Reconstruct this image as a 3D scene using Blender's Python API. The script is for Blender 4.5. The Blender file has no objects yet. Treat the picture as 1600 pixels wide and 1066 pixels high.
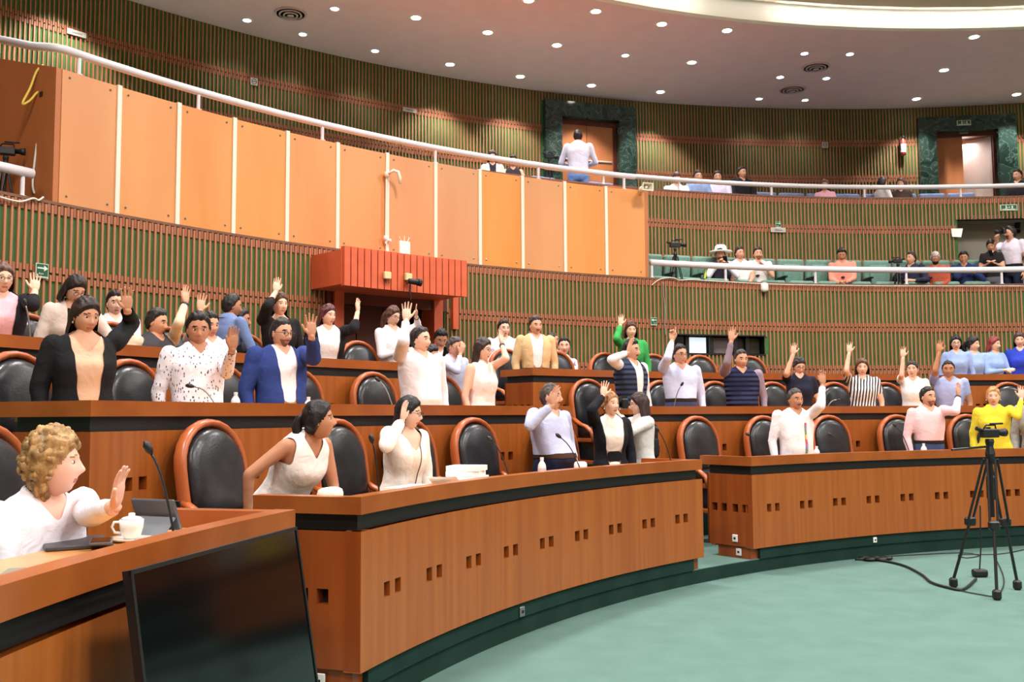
import bpy, bmesh, math, random
import numpy as np
from mathutils import Vector, Matrix, noise
from mathutils.bvhtree import BVHTree

random.seed(7)
rng = np.random.default_rng(7)
sc = bpy.context.scene
COL = sc.collection
PI = math.pi

# ------------------------------------------------------------------ camera
F = 1512.0                                   # focal length in pixels of the 1600 px wide frame
PITCH = math.radians(4.47)
ROLL = math.radians(-0.38)
CAM = np.array([-7.87, -1.83, 1.43])         # the hall is round, its centre is the origin
fw = np.array([0.0, math.cos(PITCH), math.sin(PITCH)])
rt = np.array([1.0, 0.0, 0.0])
up = np.cross(rt, fw)
r2 = rt * math.cos(ROLL) + up * math.sin(ROLL)
u2 = -rt * math.sin(ROLL) + up * math.cos(ROLL)
cam = bpy.data.cameras.new('camera')
cam.sensor_width = 36.0
cam.sensor_fit = 'HORIZONTAL'
cam.lens = F / 1600.0 * 36.0
cam.clip_start = 0.05
cam.clip_end = 200
camo = bpy.data.objects.new('camera', cam)
COL.objects.link(camo)
M3 = Matrix((r2, u2, -fw)).transposed()
camo.matrix_world = Matrix.Translation(Vector(CAM)) @ M3.to_4x4()
sc.camera = camo

# ------------------------------------------------------------------ world, exposure
w = bpy.data.worlds.new('world')
sc.world = w
w.use_nodes = True
w.node_tree.nodes['Background'].inputs[0].default_value = (0.9, 0.95, 1.0, 1)
w.node_tree.nodes['Background'].inputs[1].default_value = 0.02
sc.view_settings.view_transform = 'Standard'
sc.view_settings.look = 'None'
sc.view_settings.gamma = 1.0
sc.view_settings.use_curve_mapping = False
sc.view_settings.exposure = 0.42
sc.cycles.max_bounces = 6
sc.cycles.diffuse_bounces = 4
sc.cycles.glossy_bounces = 3
sc.cycles.sample_clamp_indirect = 4.0
sc.cycles.caustics_reflective = False
sc.cycles.caustics_refractive = False


def lamp_area(name, loc, size, energy, col, shape='DISK', direction=(0, 0, -1), spread=None):
    l = bpy.data.lights.new(name, 'AREA')
    l.shape = shape
    l.size = size
    l.energy = energy
    l.color = col
    if spread:
        l.spread = spread
    o = bpy.data.objects.new(name, l)
    o.location = loc
    o.rotation_euler = Vector(direction).to_track_quat('-Z', 'Y').to_euler()
    COL.objects.link(o)
    return o


# the hall's main ceiling lamps, in two rings under the high central ceiling
WARM = (1.0, 0.975, 0.95)
for k in range(6):
    a = math.radians(20 + k * 60)
    lamp_area('chamber_lamp', (4.5 * math.cos(a), 4.5 * math.sin(a), 8.6), 1.3, 250, WARM, spread=2.8)
for k in range(14):
    a = math.radians(5 + k * 360 / 14)
    lamp_area('chamber_lamp', (11.2 * math.cos(a), 11.2 * math.sin(a), 8.6), 1.1, 250, WARM, spread=2.8)


# ------------------------------------------------------------------ pixel helpers (photo is 1600 x 1066)
def ray(x, y):
    return fw + (x - 800) / F * r2 - (y - 533) / F * u2


def hitR(x, y, R):
    d = ray(x, y)
    h = math.hypot(d[0], d[1])
    ux, uy = d[0] / h, d[1] / h
    b = CAM[0] * ux + CAM[1] * uy
    c = CAM[0] ** 2 + CAM[1] ** 2 - R * R
    t = -b + math.sqrt(b * b - c)
    return CAM + d * (t / h)


def hitZ(x, y, z):
    d = ray(x, y)
    return CAM + d * ((z - CAM[2]) / d[2])


def at_depth(x, y, wd):
    return CAM + ray(x, y) * wd


def depth(p):
    return float((np.asarray(p) - CAM) @ fw)


def proj(p):
    d = np.asarray(p) - CAM
    wd = d @ fw
    return 800 + F * (d @ r2) / wd, 533 - F * (d @ u2) / wd


def azd(x, R, y=640):
    p = hitR(x, y, R)
    return math.degrees(math.atan2(p[1], p[0])) % 360


def pol(R, a, z=0.0):
    a = math.radians(a)
    return np.array([R * math.cos(a), R * math.sin(a), z])


# ------------------------------------------------------------------ materials
MATS = {}


def srgb(c):
    return tuple(((v / 255) / 12.92 if v / 255 <= 0.04045 else ((v / 255 + 0.055) / 1.055) ** 2.4) for v in c)


def mat(name, col, rough=0.6, metal=0.0, emit=None, spec=None, lin=False):
    if name in MATS:
        return MATS[name]
    m = bpy.data.materials.new(name)
    m.use_nodes = True
    b = m.node_tree.nodes['Principled BSDF']
    c = col if lin else srgb(col)
    b.inputs['Base Color'].default_value = (*c, 1)
    b.inputs['Roughness'].default_value = rough
    b.inputs['Metallic'].default_value = metal
    if spec is not None:
        b.inputs['Specular IOR Level'].default_value = spec
    if emit:
        b.inputs['Emission Color'].default_value = (*srgb(emit[0]), 1)
        b.inputs['Emission Strength'].default_value = emit[1]
    m.diffuse_color = (*c, 1)
    MATS[name] = m
    return m


def noisy(name, c1, c2, scale, rough=0.6, detail=4, bump=0.0, bumpscale=None, coord='Object', spec=None, lo=.35, hi=.65, kind='NOISE'):
    """two colours mixed by (stretched) noise, optional bump"""
    if name in MATS:
        return MATS[name]
    m = mat(name, c1, rough, spec=spec)
    nt = m.node_tree
    b = nt.nodes['Principled BSDF']
    tc = nt.nodes.new('ShaderNodeTexCoord')
    mp = nt.nodes.new('ShaderNodeMapping')
    mp.inputs['Scale'].default_value = scale if hasattr(scale, '__len__') else (scale,) * 3
    nt.links.new(tc.outputs[coord], mp.inputs['Vector'])
    if kind == 'NOISE':
        n = nt.nodes.new('ShaderNodeTexNoise')
        n.inputs['Scale'].default_value = 1.0
        n.inputs['Detail'].default_value = detail
        out = n.outputs['Fac']
    else:
        n = nt.nodes.new('ShaderNodeTexVoronoi')
        n.inputs['Scale'].default_value = 1.0
        out = n.outputs['Distance']
    nt.links.new(mp.outputs[0], n.inputs['Vector'])
    cr = nt.nodes.new('ShaderNodeValToRGB')
    cr.color_ramp.elements[0].position = lo
    cr.color_ramp.elements[1].position = hi
    cr.color_ramp.elements[0].color = (*srgb(c1), 1)
    cr.color_ramp.elements[1].color = (*srgb(c2), 1)
    nt.links.new(out, cr.inputs[0])
    nt.links.new(cr.outputs[0], b.inputs['Base Color'])
    if bump:
        n2 = nt.nodes.new('ShaderNodeTexNoise')
        n2.inputs['Scale'].default_value = bumpscale or 60
        nt.links.new(tc.outputs[coord], n2.inputs['Vector'])
        bp = nt.nodes.new('ShaderNodeBump')
        bp.inputs['Strength'].default_value = bump
        bp.inputs['Distance'].default_value = 0.01
        nt.links.new(n2.outputs['Fac'], bp.inputs['Height'])
        nt.links.new(bp.outputs[0], b.inputs['Normal'])
    return m


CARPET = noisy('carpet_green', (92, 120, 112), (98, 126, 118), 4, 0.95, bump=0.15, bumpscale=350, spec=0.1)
CARPET_R = noisy('carpet_green_shaded', (30, 52, 46), (35, 58, 52), 4, 0.95, bump=0.15, bumpscale=350, spec=0.1)  # riser and plinth carpet; the shade on them is put into its darker colour
DESKW = noisy('desk_veneer', (152, 79, 29), (167, 92, 36), (22, 22, .7), 0.32, 6, bump=0.02, bumpscale=30)
LIPW = noisy('desk_edge_wood', (148, 76, 30), (164, 88, 37), (4, 4, 4), 0.28, 6)
TOPW = noisy('desk_top_wood', (196, 130, 70), (210, 148, 84), (6, 6, 6), 0.3, 6)
ENDW = noisy('desk_end_veneer', (136, 64, 24), (154, 76, 30), (14, 14, .7), 0.3, 6)
BLACKB = mat('black_band', (26, 25, 25), 0.5)
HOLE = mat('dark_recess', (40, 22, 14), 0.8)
SLAT = noisy('slat_wood', (166, 106, 70), (182, 120, 82), (3, 3, .5), 0.5, 4)
SLAT2 = noisy('slat_block_wood', (152, 88, 60), (166, 100, 70), (3, 3, .5), 0.55, 4)
GREENB = noisy('green_wall_fabric', (70, 104, 62), (80, 114, 70), 5, 0.95, spec=0.1)
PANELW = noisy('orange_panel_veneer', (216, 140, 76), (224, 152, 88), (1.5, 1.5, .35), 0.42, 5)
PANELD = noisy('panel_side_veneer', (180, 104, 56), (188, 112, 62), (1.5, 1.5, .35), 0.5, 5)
_nt = PANELW.node_tree
_oi = _nt.nodes.new('ShaderNodeObjectInfo')
_mr = _nt.nodes.new('ShaderNodeMapRange')
_mr.inputs['To Min'].default_value = 0.9
_mr.inputs['To Max'].default_value = 1.06
_hs = _nt.nodes.new('ShaderNodeHueSaturation')
_bs = _nt.nodes['Principled BSDF']
_src = _bs.inputs['Base Color'].links[0].from_socket
_nt.links.new(_oi.outputs['Random'], _mr.inputs['Value'])
_nt.links.new(_mr.outputs[0], _hs.inputs['Value'])
_nt.links.new(_mr.outputs[0], _hs.inputs['Saturation'])
_nt.links.new(_src, _hs.inputs['Color'])
_nt.links.new(_hs.outputs[0], _bs.inputs['Base Color'])
STRIP = mat('cream_strip', (236, 226, 208), 0.4)
RAILM = mat('pale_rail_paint', (226, 220, 224), 0.3)
CEIL = noisy('ceiling_plaster', (234, 200, 200), (238, 205, 205), 3, 0.9)
COVE = mat('cove_white', (245, 238, 225), 0.8)
UPCEIL = mat('upper_ceiling_plaster', (205, 190, 165), 0.9)
CANOPY = noisy('canopy_red_paint', (206, 92, 56), (214, 100, 62), 6, 0.55)
DOORW = noisy('door_veneer', (190, 116, 72), (202, 128, 82), (3, 3, .5), 0.35, 5)
DOORB = noisy('dark_door_veneer', (84, 36, 28), (98, 44, 34), (3, 3, .5), 0.4, 5)
DARK = mat('near_black', (18, 18, 20), 0.5)
BLKPL = mat('black_plastic', (22, 22, 24), 0.4)
GREYM = mat('grey_metal', (150, 150, 152), 0.35, 0.8)
WHITEP = mat('white_plastic', (236, 234, 228), 0.4)
CREAMP = mat('cream_plastic', (222, 206, 150), 0.5)
PAPER = mat('white_paper', (244, 242, 238), 0.8)
LEATHER = noisy('black_leather', (26, 26, 28), (42, 42, 45), 6, 0.3, 3, bump=0.1, bumpscale=80)
CHAIRW = noisy('chair_wood', (166, 82, 42), (182, 96, 50), (6, 6, 2), 0.3, 5)
SEATG = noisy('green_upholstery', (114, 148, 135), (124, 158, 145), 20, 0.9, spec=0.1)
SEATB = noisy('blue_upholstery', (120, 130, 168), (134, 144, 182), 20, 0.9, spec=0.1)
GLASSD = mat('dark_glass', (8, 8, 10), 0.1, spec=0.35)
CHROME = mat('chrome', (200, 200, 205), 0.15, 1.0)
SIGNG = mat('sign_green', (34, 84, 58), 0.5)
SIGNW = mat('sign_pale', (214, 234, 208), 0.5)
SIGNA = mat('brushed_plate', (196, 190, 180), 0.45)
INK = mat('ink_grey', (96, 94, 92), 0.6)
GREYWALL = mat('grey_partition', (150, 142, 128), 0.8)
RED = mat('extinguisher_red', (200, 60, 50), 0.4)
YEL = mat('yellow_cable', (236, 204, 80), 0.5)
CABLEB = mat('black_cable', (20, 22, 22), 0.5)
CABLEW = mat('white_cable', (226, 222, 210), 0.5)


def marble():
    m = mat('green_marble', (36, 52, 46), 0.12)
    nt = m.node_tree
    b = nt.nodes['Principled BSDF']
    tc = nt.nodes.new('ShaderNodeTexCoord')
    n = nt.nodes.new('ShaderNodeTexNoise')
    n.inputs['Scale'].default_value = 2.6
    n.inputs['Detail'].default_value = 9
    n.inputs['Distortion'].default_value = 2.2
    nt.links.new(tc.outputs['Object'], n.inputs['Vector'])
    cr = nt.nodes.new('ShaderNodeValToRGB')
    e = cr.color_ramp.elements
    e[0].position, e[0].color = 0.40, (*srgb((30, 46, 40)), 1)
    e[1].position, e[1].color = 0.56, (*srgb((44, 62, 56)), 1)
    for p, c in ((0.492, (52, 72, 64)), (0.50, (112, 134, 124)), (0.508, (52, 72, 64))):
        el = e.new(p)
        el.color = (*srgb(c), 1)
    nt.links.new(n.outputs['Fac'], cr.inputs[0])
    nt.links.new(cr.outputs[0], b.inputs['Base Color'])
    return m


MARBLE = marble()


def cloth(col, rough=0.85, pattern=None):
    key = 'cloth_%d_%d_%d%s' % (*col, '_' + pattern if pattern else '')
    if key in MATS:
        return MATS[key]
    m = mat(key, col, rough, spec=0.15)
    nt = m.node_tree
    b = nt.nodes['Principled BSDF']
    tc = nt.nodes.new('ShaderNodeTexCoord')
    if pattern == 'stripes':
        mp = nt.nodes.new('ShaderNodeMapping')
        mp.inputs['Rotation'].default_value = (0, 0.12, 0)
        nt.links.new(tc.outputs['Object'], mp.inputs['Vector'])
        wv = nt.nodes.new('ShaderNodeTexWave')
        wv.bands_direction = 'X'
        wv.inputs['Scale'].default_value = 8.5
        wv.inputs['Distortion'].default_value = 0.8
        nt.links.new(mp.outputs[0], wv.inputs['Vector'])
        cr = nt.nodes.new('ShaderNodeValToRGB')
        cr.color_ramp.interpolation = 'CONSTANT'
        cr.color_ramp.elements[0].color = (*srgb((40, 38, 44)), 1)
        cr.color_ramp.elements[1].position = 0.42
        cr.color_ramp.elements[1].color = (*srgb(col), 1)
        nt.links.new(wv.outputs['Fac'], cr.inputs[0])
        nt.links.new(cr.outputs[0], b.inputs['Base Color'])
    elif pattern == 'leaves':
        mp = nt.nodes.new('ShaderNodeMapping')
        mp.inputs['Scale'].default_value = (55, 55, 26)
        mp.inputs['Rotation'].default_value = (0.3, 0.6, 0.2)
        nt.links.new(tc.outputs['Object'], mp.inputs['Vector'])
        v = nt.nodes.new('ShaderNodeTexVoronoi')
        v.inputs['Scale'].default_value = 1.0
        nt.links.new(mp.outputs[0], v.inputs['Vector'])
        cr = nt.nodes.new('ShaderNodeValToRGB')
        cr.color_ramp.elements[0].position = 0.2
        cr.color_ramp.elements[0].color = (*srgb((92, 72, 96)), 1)
        cr.color_ramp.elements[1].position = 0.3
        cr.color_ramp.elements[1].color = (*srgb(col), 1)
        nt.links.new(v.outputs['Distance'], cr.inputs[0])
        nt.links.new(cr.outputs[0], b.inputs['Base Color'])
    elif pattern == 'bands':
        sx = nt.nodes.new('ShaderNodeSeparateXYZ')
        nt.links.new(tc.outputs['Object'], sx.inputs[0])
        mm = nt.nodes.new('ShaderNodeMath')
        mm.operation = 'MULTIPLY'
        mm.inputs[1].default_value = 5.0
        fr = nt.nodes.new('ShaderNodeMath')
        fr.operation = 'FRACT'
        nt.links.new(sx.outputs['Z'], mm.inputs[0])
        nt.links.new(mm.outputs[0], fr.inputs[0])
        cr = nt.nodes.new('ShaderNodeValToRGB')
        cr.color_ramp.interpolation = 'CONSTANT'
        e = cr.color_ramp.elements
        e[0].color = (*srgb((206, 96, 110)), 1)
        e[1].position, e[1].color = .25, (*srgb((226, 190, 90)), 1)
        for p_, c_ in ((.5, (110, 150, 110)), (.75, (150, 140, 190))):
            e.new(p_).color = (*srgb(c_), 1)
        nt.links.new(fr.outputs[0], cr.inputs[0])
        nt.links.new(cr.outputs[0], b.inputs['Base Color'])
    elif pattern == 'print':
        n = nt.nodes.new('ShaderNodeTexNoise')
        n.inputs['Scale'].default_value = 22
        nt.links.new(tc.outputs['Object'], n.inputs['Vector'])
        cr = nt.nodes.new('ShaderNodeValToRGB')
        cr.color_ramp.elements[0].position = 0.36
        cr.color_ramp.elements[0].color = (*srgb((150, 120, 140)), 1)
        cr.color_ramp.elements[1].position = 0.44
        cr.color_ramp.elements[1].color = (*srgb(col), 1)
        nt.links.new(n.outputs['Fac'], cr.inputs[0])
        nt.links.new(cr.outputs[0], b.inputs['Base Color'])
    bp = nt.nodes.new('ShaderNodeBump')
    if pattern == 'quilt':
        wv = nt.nodes.new('ShaderNodeTexWave')
        wv.bands_direction = 'Z'
        wv.inputs['Scale'].default_value = 5.5
        nt.links.new(tc.outputs['Object'], wv.inputs['Vector'])
        bp.inputs['Strength'].default_value = 0.9
        bp.inputs['Distance'].default_value = 0.02
        nt.links.new(wv.outputs['Fac'], bp.inputs['Height'])
    else:
        n2 = nt.nodes.new('ShaderNodeTexNoise')
        n2.inputs['Scale'].default_value = 14
        n2.inputs['Detail'].default_value = 3
        n2.inputs['Distortion'].default_value = 1.0
        nt.links.new(tc.outputs['Object'], n2.inputs['Vector'])
        bp.inputs['Strength'].default_value = 0.35
        bp.inputs['Distance'].default_value = 0.02
        nt.links.new(n2.outputs['Fac'], bp.inputs['Height'])
    nt.links.new(bp.outputs[0], b.inputs['Normal'])
    return m


def hairmat(col):
    c2 = tuple(min(255, int(v * 1.5 + 8)) for v in col)
    return noisy('hair_%d_%d_%d' % col, col, c2, (40, 40, 12), 0.45, 3, bump=0.3, bumpscale=90, spec=0.3)


SKINS = {k: mat('skin_' + k, c, 0.55, spec=0.3) for k, c in
         dict(light=(232, 184, 158), tan=(214, 158, 128), brown=(190, 132, 100), deep=(170, 110, 82), fair=(238, 190, 168)).items()}
STUB = {k: mat('stubble_' + k, tuple(int(v * .62) for v in c), 0.7, spec=0.2) for k, c in
        dict(light=(226, 176, 152), tan=(206, 150, 122), brown=(180, 124, 96), deep=(160, 104, 80), fair=(230, 184, 160)).items()}
LIP = mat('lips', (186, 112, 100), 0.5)
EYEW = mat('eye_white', (226, 220, 214), 0.3)
EYED = mat('eye_dark', (34, 22, 18), 0.2)


# ------------------------------------------------------------------ mesh helpers
def make(name, verts, faces, mats, parent=None, midx=None, smooth=False, loc=None, rotz=None):
    me = bpy.data.meshes.new(name)
    me.from_pydata([tuple(map(float, v)) for v in verts], [], [tuple(map(int, f)) for f in faces])
    if not isinstance(mats, (list, tuple)):
        mats = [mats]
    for m in mats:
        me.materials.append(m)
    if midx is not None:
        me.polygons.foreach_set('material_index', np.asarray(midx, dtype=np.int32))
    if smooth:
        me.polygons.foreach_set('use_smooth', np.ones(len(me.polygons), dtype=bool))
    me.update()
    o = bpy.data.objects.new(name, me)
    COL.objects.link(o)
    if parent is not None:
        o.parent = parent
    if loc is not None:
        o.location = tuple(map(float, loc))
    if rotz is not None:
        o.rotation_euler = (0, 0, rotz)
    return o


def tag(o, label=None, cat=None, group=None, kind=None):
    if label:
        o['label'] = label
    if cat:
        o['category'] = cat
    if group:
        o['group'] = group
    if kind:
        o['kind'] = kind
    return o


def empty(name, loc=(0, 0, 0), rotz=0.0, parent=None):
    o = bpy.data.objects.new(name, None)
    o.empty_display_size = 0.1
    o.location = tuple(map(float, loc))
    o.rotation_euler = (0, 0, rotz)
    COL.objects.link(o)
    if parent is not None:
        o.parent = parent
    return o


def copy_tree(o, parent=None):
    c = o.copy()
    COL.objects.link(c)
    c.parent = parent
    for ch in o.children:
        copy_tree(ch, c)
    return c


class MB:
    """collects shapes into one mesh"""

    def __init__(s):
        s.v, s.f, s.m = [], [], []

    def add(s, v, f, mi=0):
        k = len(s.v)
        s.v.extend(v)
        s.f.extend([[i + k for i in q] for q in f])
        s.m.extend([mi] * len(f))
        return s

    def box(s, c, size, mi=0, rz=0.0, rx=0.0):
        hx, hy, hz = size[0] / 2, size[1] / 2, size[2] / 2
        R = Matrix.Rotation(rz, 3, 'Z') @ Matrix.Rotation(rx, 3, 'X')
        v = [np.array(R @ Vector((x * hx, y * hy, z * hz))) + np.array(c) for z in (-1, 1) for y in (-1, 1) for x in (-1, 1)]
        f = [(0, 2, 3, 1), (4, 5, 7, 6), (0, 1, 5, 4), (2, 6, 7, 3), (0, 4, 6, 2), (1, 3, 7, 5)]
        return s.add(v, f, mi)

    def arc(s, r0, r1, a0, a1, z0, z1, n=None, mi=0, caps=True):
        if n is None:
            n = max(1, int(abs(a1 - a0) / 1.0))
        v, f = [], []
        for i in range(n + 1):
            a = a0 + (a1 - a0) * i / n
            v += [pol(r0, a, z0), pol(r1, a, z0), pol(r1, a, z1), pol(r0, a, z1)]
        for i in range(n):
            p, q = 4 * i, 4 * i + 4
            for j in range(4):
                k = (j + 1) % 4
                f.append((p + j, p + k, q + k, q + j) if a1 < a0 else (p + j, q + j, q + k, p + k))
        if caps:
            f.append((0, 1, 2, 3))
            f.append((4 * n + 3, 4 * n + 2, 4 * n + 1, 4 * n))
        return s.add(v, f, mi)

    def tube(s, pts, rad, n=8, mi=0, caps=True, flat=1.0):
        v, f = tube(pts, rad, n, caps, flat)
        return s.add(v, f, mi)

    def rbox(s, c, size, bev=0.03, seg=2, mi=0, rx=0.0, rz=0.0):
        bm = bmesh.new()
        bmesh.ops.create_cube(bm, size=1.0)
        for q in bm.verts:
            q.co = Vector((q.co.x * size[0], q.co.y * size[1], q.co.z * size[2]))
        bmesh.ops.bevel(bm, geom=list(bm.edges), offset=bev, segments=seg, profile=0.5, affect='EDGES')
        R = Matrix.Rotation(rz, 3, 'Z') @ Matrix.Rotation(rx, 3, 'X')
        v = [np.array(R @ q.co) + np.array(c) for q in bm.verts]
        f = [[q.index for q in p.verts] for p in bm.faces]
        bm.free()
        return s.add(v, f, mi)

    def lathe(s, prof, c=(0, 0, 0), n=16, mi=0):
        v, f = [], []
        for r, z in prof:
            for i in range(n):
                a = 2 * PI * i / n
                v.append(np.array([c[0] + r * math.cos(a), c[1] + r * math.sin(a), c[2] + z]))
        for j in range(len(prof) - 1):
            for i in range(n):
                k = (i + 1) % n
                f.append((j * n + i, j * n + k, (j + 1) * n + k, (j + 1) * n + i))
        f.append(tuple(range(n - 1, -1, -1)))
        f.append(tuple((len(prof) - 1) * n + i for i in range(n)))
        return s.add(v, f, mi)

    def ellip(s, c, r, nu=10, nv=7, mi=0):
        v, f = ellipsoid(c, r, nu, nv)
        return s.add(v, f, mi)

    def build(s, name, mats, parent=None, smooth=False, loc=None, rotz=None):
        return make(name, s.v, s.f, mats, parent, s.m if isinstance(mats, (list, tuple)) else None, smooth, loc, rotz)


def ellipsoid(c, r, nu=10, nv=7):
    v, f = [], []
    c = np.asarray(c, float)
    v.append(c + np.array([0, 0, -r[2]]))
    for j in range(1, nv):
        t = -PI / 2 + PI * j / nv
        for i in range(nu):
            a = 2 * PI * i / nu
            v.append(c + np.array([r[0] * math.cos(t) * math.cos(a), r[1] * math.cos(t) * math.sin(a), r[2] * math.sin(t)]))
    v.append(c + np.array([0, 0, r[2]]))
    for i in range(nu):
        f.append((0, 1 + (i + 1) % nu, 1 + i))
    for j in range(nv - 2):
        for i in range(nu):
            a, b = 1 + j * nu + i, 1 + j * nu + (i + 1) % nu
            f.append((a, b, b + nu, a + nu))
    e = len(v) - 1
    k = 1 + (nv - 2) * nu
    for i in range(nu):
        f.append((k + i, k + (i + 1) % nu, e))
    return v, f


def tube(pts, rad, n=8, caps=True, flat=1.0, ref=None, closed=False):
    pts = [np.asarray(p, float) for p in pts]
    m = len(pts)
    if not hasattr(rad, '__len__'):
        rad = [rad] * m
    v, f = [], []
    prev = None
    for i, p in enumerate(pts):
        if closed:
            t = pts[(i + 1) % m] - pts[i - 1]
        else:
            t = pts[min(i + 1, m - 1)] - pts[max(i - 1, 0)]
        t = t / (np.linalg.norm(t) + 1e-9)
        if prev is None:
            r = np.asarray(ref if ref is not None else ((0, 0, 1) if abs(t[2]) < .9 else (0, 1, 0)), float)
        else:
            r = prev
        x = r - t * (r @ t)
        x /= np.linalg.norm(x) + 1e-9
        y = np.cross(t, x)
        prev = x
        ra = rad[i] if hasattr(rad[i], '__len__') else (rad[i], rad[i] * flat)
        for k in range(n):
            a = 2 * PI * k / n
            v.append(p + x * (ra[0] * math.cos(a)) + y * (ra[1] * math.sin(a)))
    for i in range(m if closed else m - 1):
        j = (i + 1) % m
        for k in range(n):
            l = (k + 1) % n
            f.append((i * n + k, i * n + l, j * n + l, j * n + k))
    if caps and not closed:
        f.append(tuple(range(n - 1, -1, -1)))
        f.append(tuple((m - 1) * n + k for k in range(n)))
    return v, f


def capsule(p0, p1, r0, r1, n=12):
    """closed limb with rounded ends"""
    p0, p1 = np.asarray(p0, float), np.asarray(p1, float)
    d = p1 - p0
    L = np.linalg.norm(d) + 1e-9
    d = d / L
    pts, rad = [], []
    for k in (-0.98, -0.8, -0.45):
        pts.append(p0 + d * (r0 * k))
        rad.append(r0 * math.sqrt(1 - k * k))
    for k in range(0, 5):
        pts.append(p0 + d * (L * k / 4))
        rad.append(r0 + (r1 - r0) * k / 4)
    for k in (0.45, 0.8, 0.98):
        pts.append(p1 + d * (r1 * k))
        rad.append(r1 * math.sqrt(1 - k * k))
    return tube(pts, rad, n)


def arcpts(R, a0, a1, z, n=None):
    n = n or max(2, int(abs(a1 - a0) / 1.5))
    return [pol(R, a0 + (a1 - a0) * i / n, z) for i in range(n + 1)]


def ORD(i):
    return ['first', 'second', 'third', 'fourth', 'fifth', 'sixth', 'seventh', 'eighth', 'ninth', 'tenth', 'eleventh',
            'twelfth', 'thirteenth', 'fourteenth', 'fifteenth', 'sixteenth', 'seventeenth', 'eighteenth', 'nineteenth', 'twentieth'][i]


# ------------------------------------------------------------------ levels and radii
R1, R2, R3 = 9.06, 10.56, 12.06              # fronts of the three desk rows
F1, F2, F3 = 0.12, 0.57, 1.02                # floors behind them
L1, L2, L3 = 1.05, 1.53, 1.99                # tops of the desk edges
W1, W2, W3 = 15.0, 16.42, 19.84              # slatted walls
Z1, Z2, ZC = 3.66, 5.53, 8.40                # parapet tops, ring ceiling
FB1, FB2 = 3.12, 4.90                        # balcony floors
A0, A1 = 40, 215                             # built arc of the tiers

# ================================================================== SETTING
AISLES = [(161.7, 165.6), (129.1, 133.5), (97.7, 100.3)]


def struct(o, label, cat):
    return tag(o, label, cat, kind='structure')


m = MB()
m.lathe([(20.2, -0.12), (20.2, 0.0), (9.3, 0.0), (0.01, 0.0)], n=96)
struct(m.build('floor', CARPET), 'pale green carpeted floor of the round chamber', 'floor')


def terrace(r0, r1, z0, z1, label):
    t = empty('floor_terrace')
    struct(t, label, 'terrace')
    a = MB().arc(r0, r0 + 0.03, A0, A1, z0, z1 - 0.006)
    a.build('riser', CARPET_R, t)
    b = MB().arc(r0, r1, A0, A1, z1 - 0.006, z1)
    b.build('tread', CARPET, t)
    return t


terrace(R1 + 0.035, R2 + 0.06, 0.001, F1, 'lowest green carpeted terrace under the front desks')
terrace(R2 + 0.05, R3 + 0.06, F1 - 0.02, F2, 'middle green carpeted terrace under the second desk row')
terrace(R3 + 0.05, W1 + 0.9, F2 - 0.02, F3, 'upper green carpeted terrace under the third desk row')
for i, (a, b) in enumerate(AISLES):
    t = empty('aisle_steps', pol(10, (a + b) / 2, F1) * 0)
    struct(t, 'green carpeted aisle steps ' + ['at the left between the front left desks', 'behind the gap between the two front desks', 'at the right edge between the third row desks'][i], 'steps')
    for (ra, za, rb) in ((9.85, F1, R2 + .1), (11.35, F2, R3 + .1)):
        for k in (0, 1):
            z1 = za + 0.15 * (k + 1)
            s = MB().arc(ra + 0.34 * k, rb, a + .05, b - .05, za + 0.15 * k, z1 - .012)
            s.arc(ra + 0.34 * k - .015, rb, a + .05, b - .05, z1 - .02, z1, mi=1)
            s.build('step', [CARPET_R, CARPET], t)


# ---- slatted walls
PITCH_M = 0.072


def wall_backing(name, R, z0, z1, label, holes=(), mat_=GREENB, a0=A0, a1=A1):
    """holes: (a_lo, a_hi, z_lo, z_hi)"""
    t = empty(name)
    struct(t, label, 'wall')
    m = MB()
    edges = sorted({a0, a1, *[h[0] for h in holes], *[h[1] for h in holes]})
    for p, q in zip(edges[:-1], edges[1:]):
        mid = (p + q) / 2
        hs = [h for h in holes if h[0] <= mid <= h[1]]
        zs = [z0, z1] if not hs else None
        if zs:
            m.arc(R, R + 0.12, p, q, z0, z1)
        else:
            h = hs[0]
            if h[2] > z0 + .01:
                m.arc(R, R + 0.12, p, q, z0, h[2])
            if h[3] < z1 - .01:
                m.arc(R, R + 0.12, p, q, h[3], z1)
    m.build('backing', mat_, t)
    return t


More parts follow.
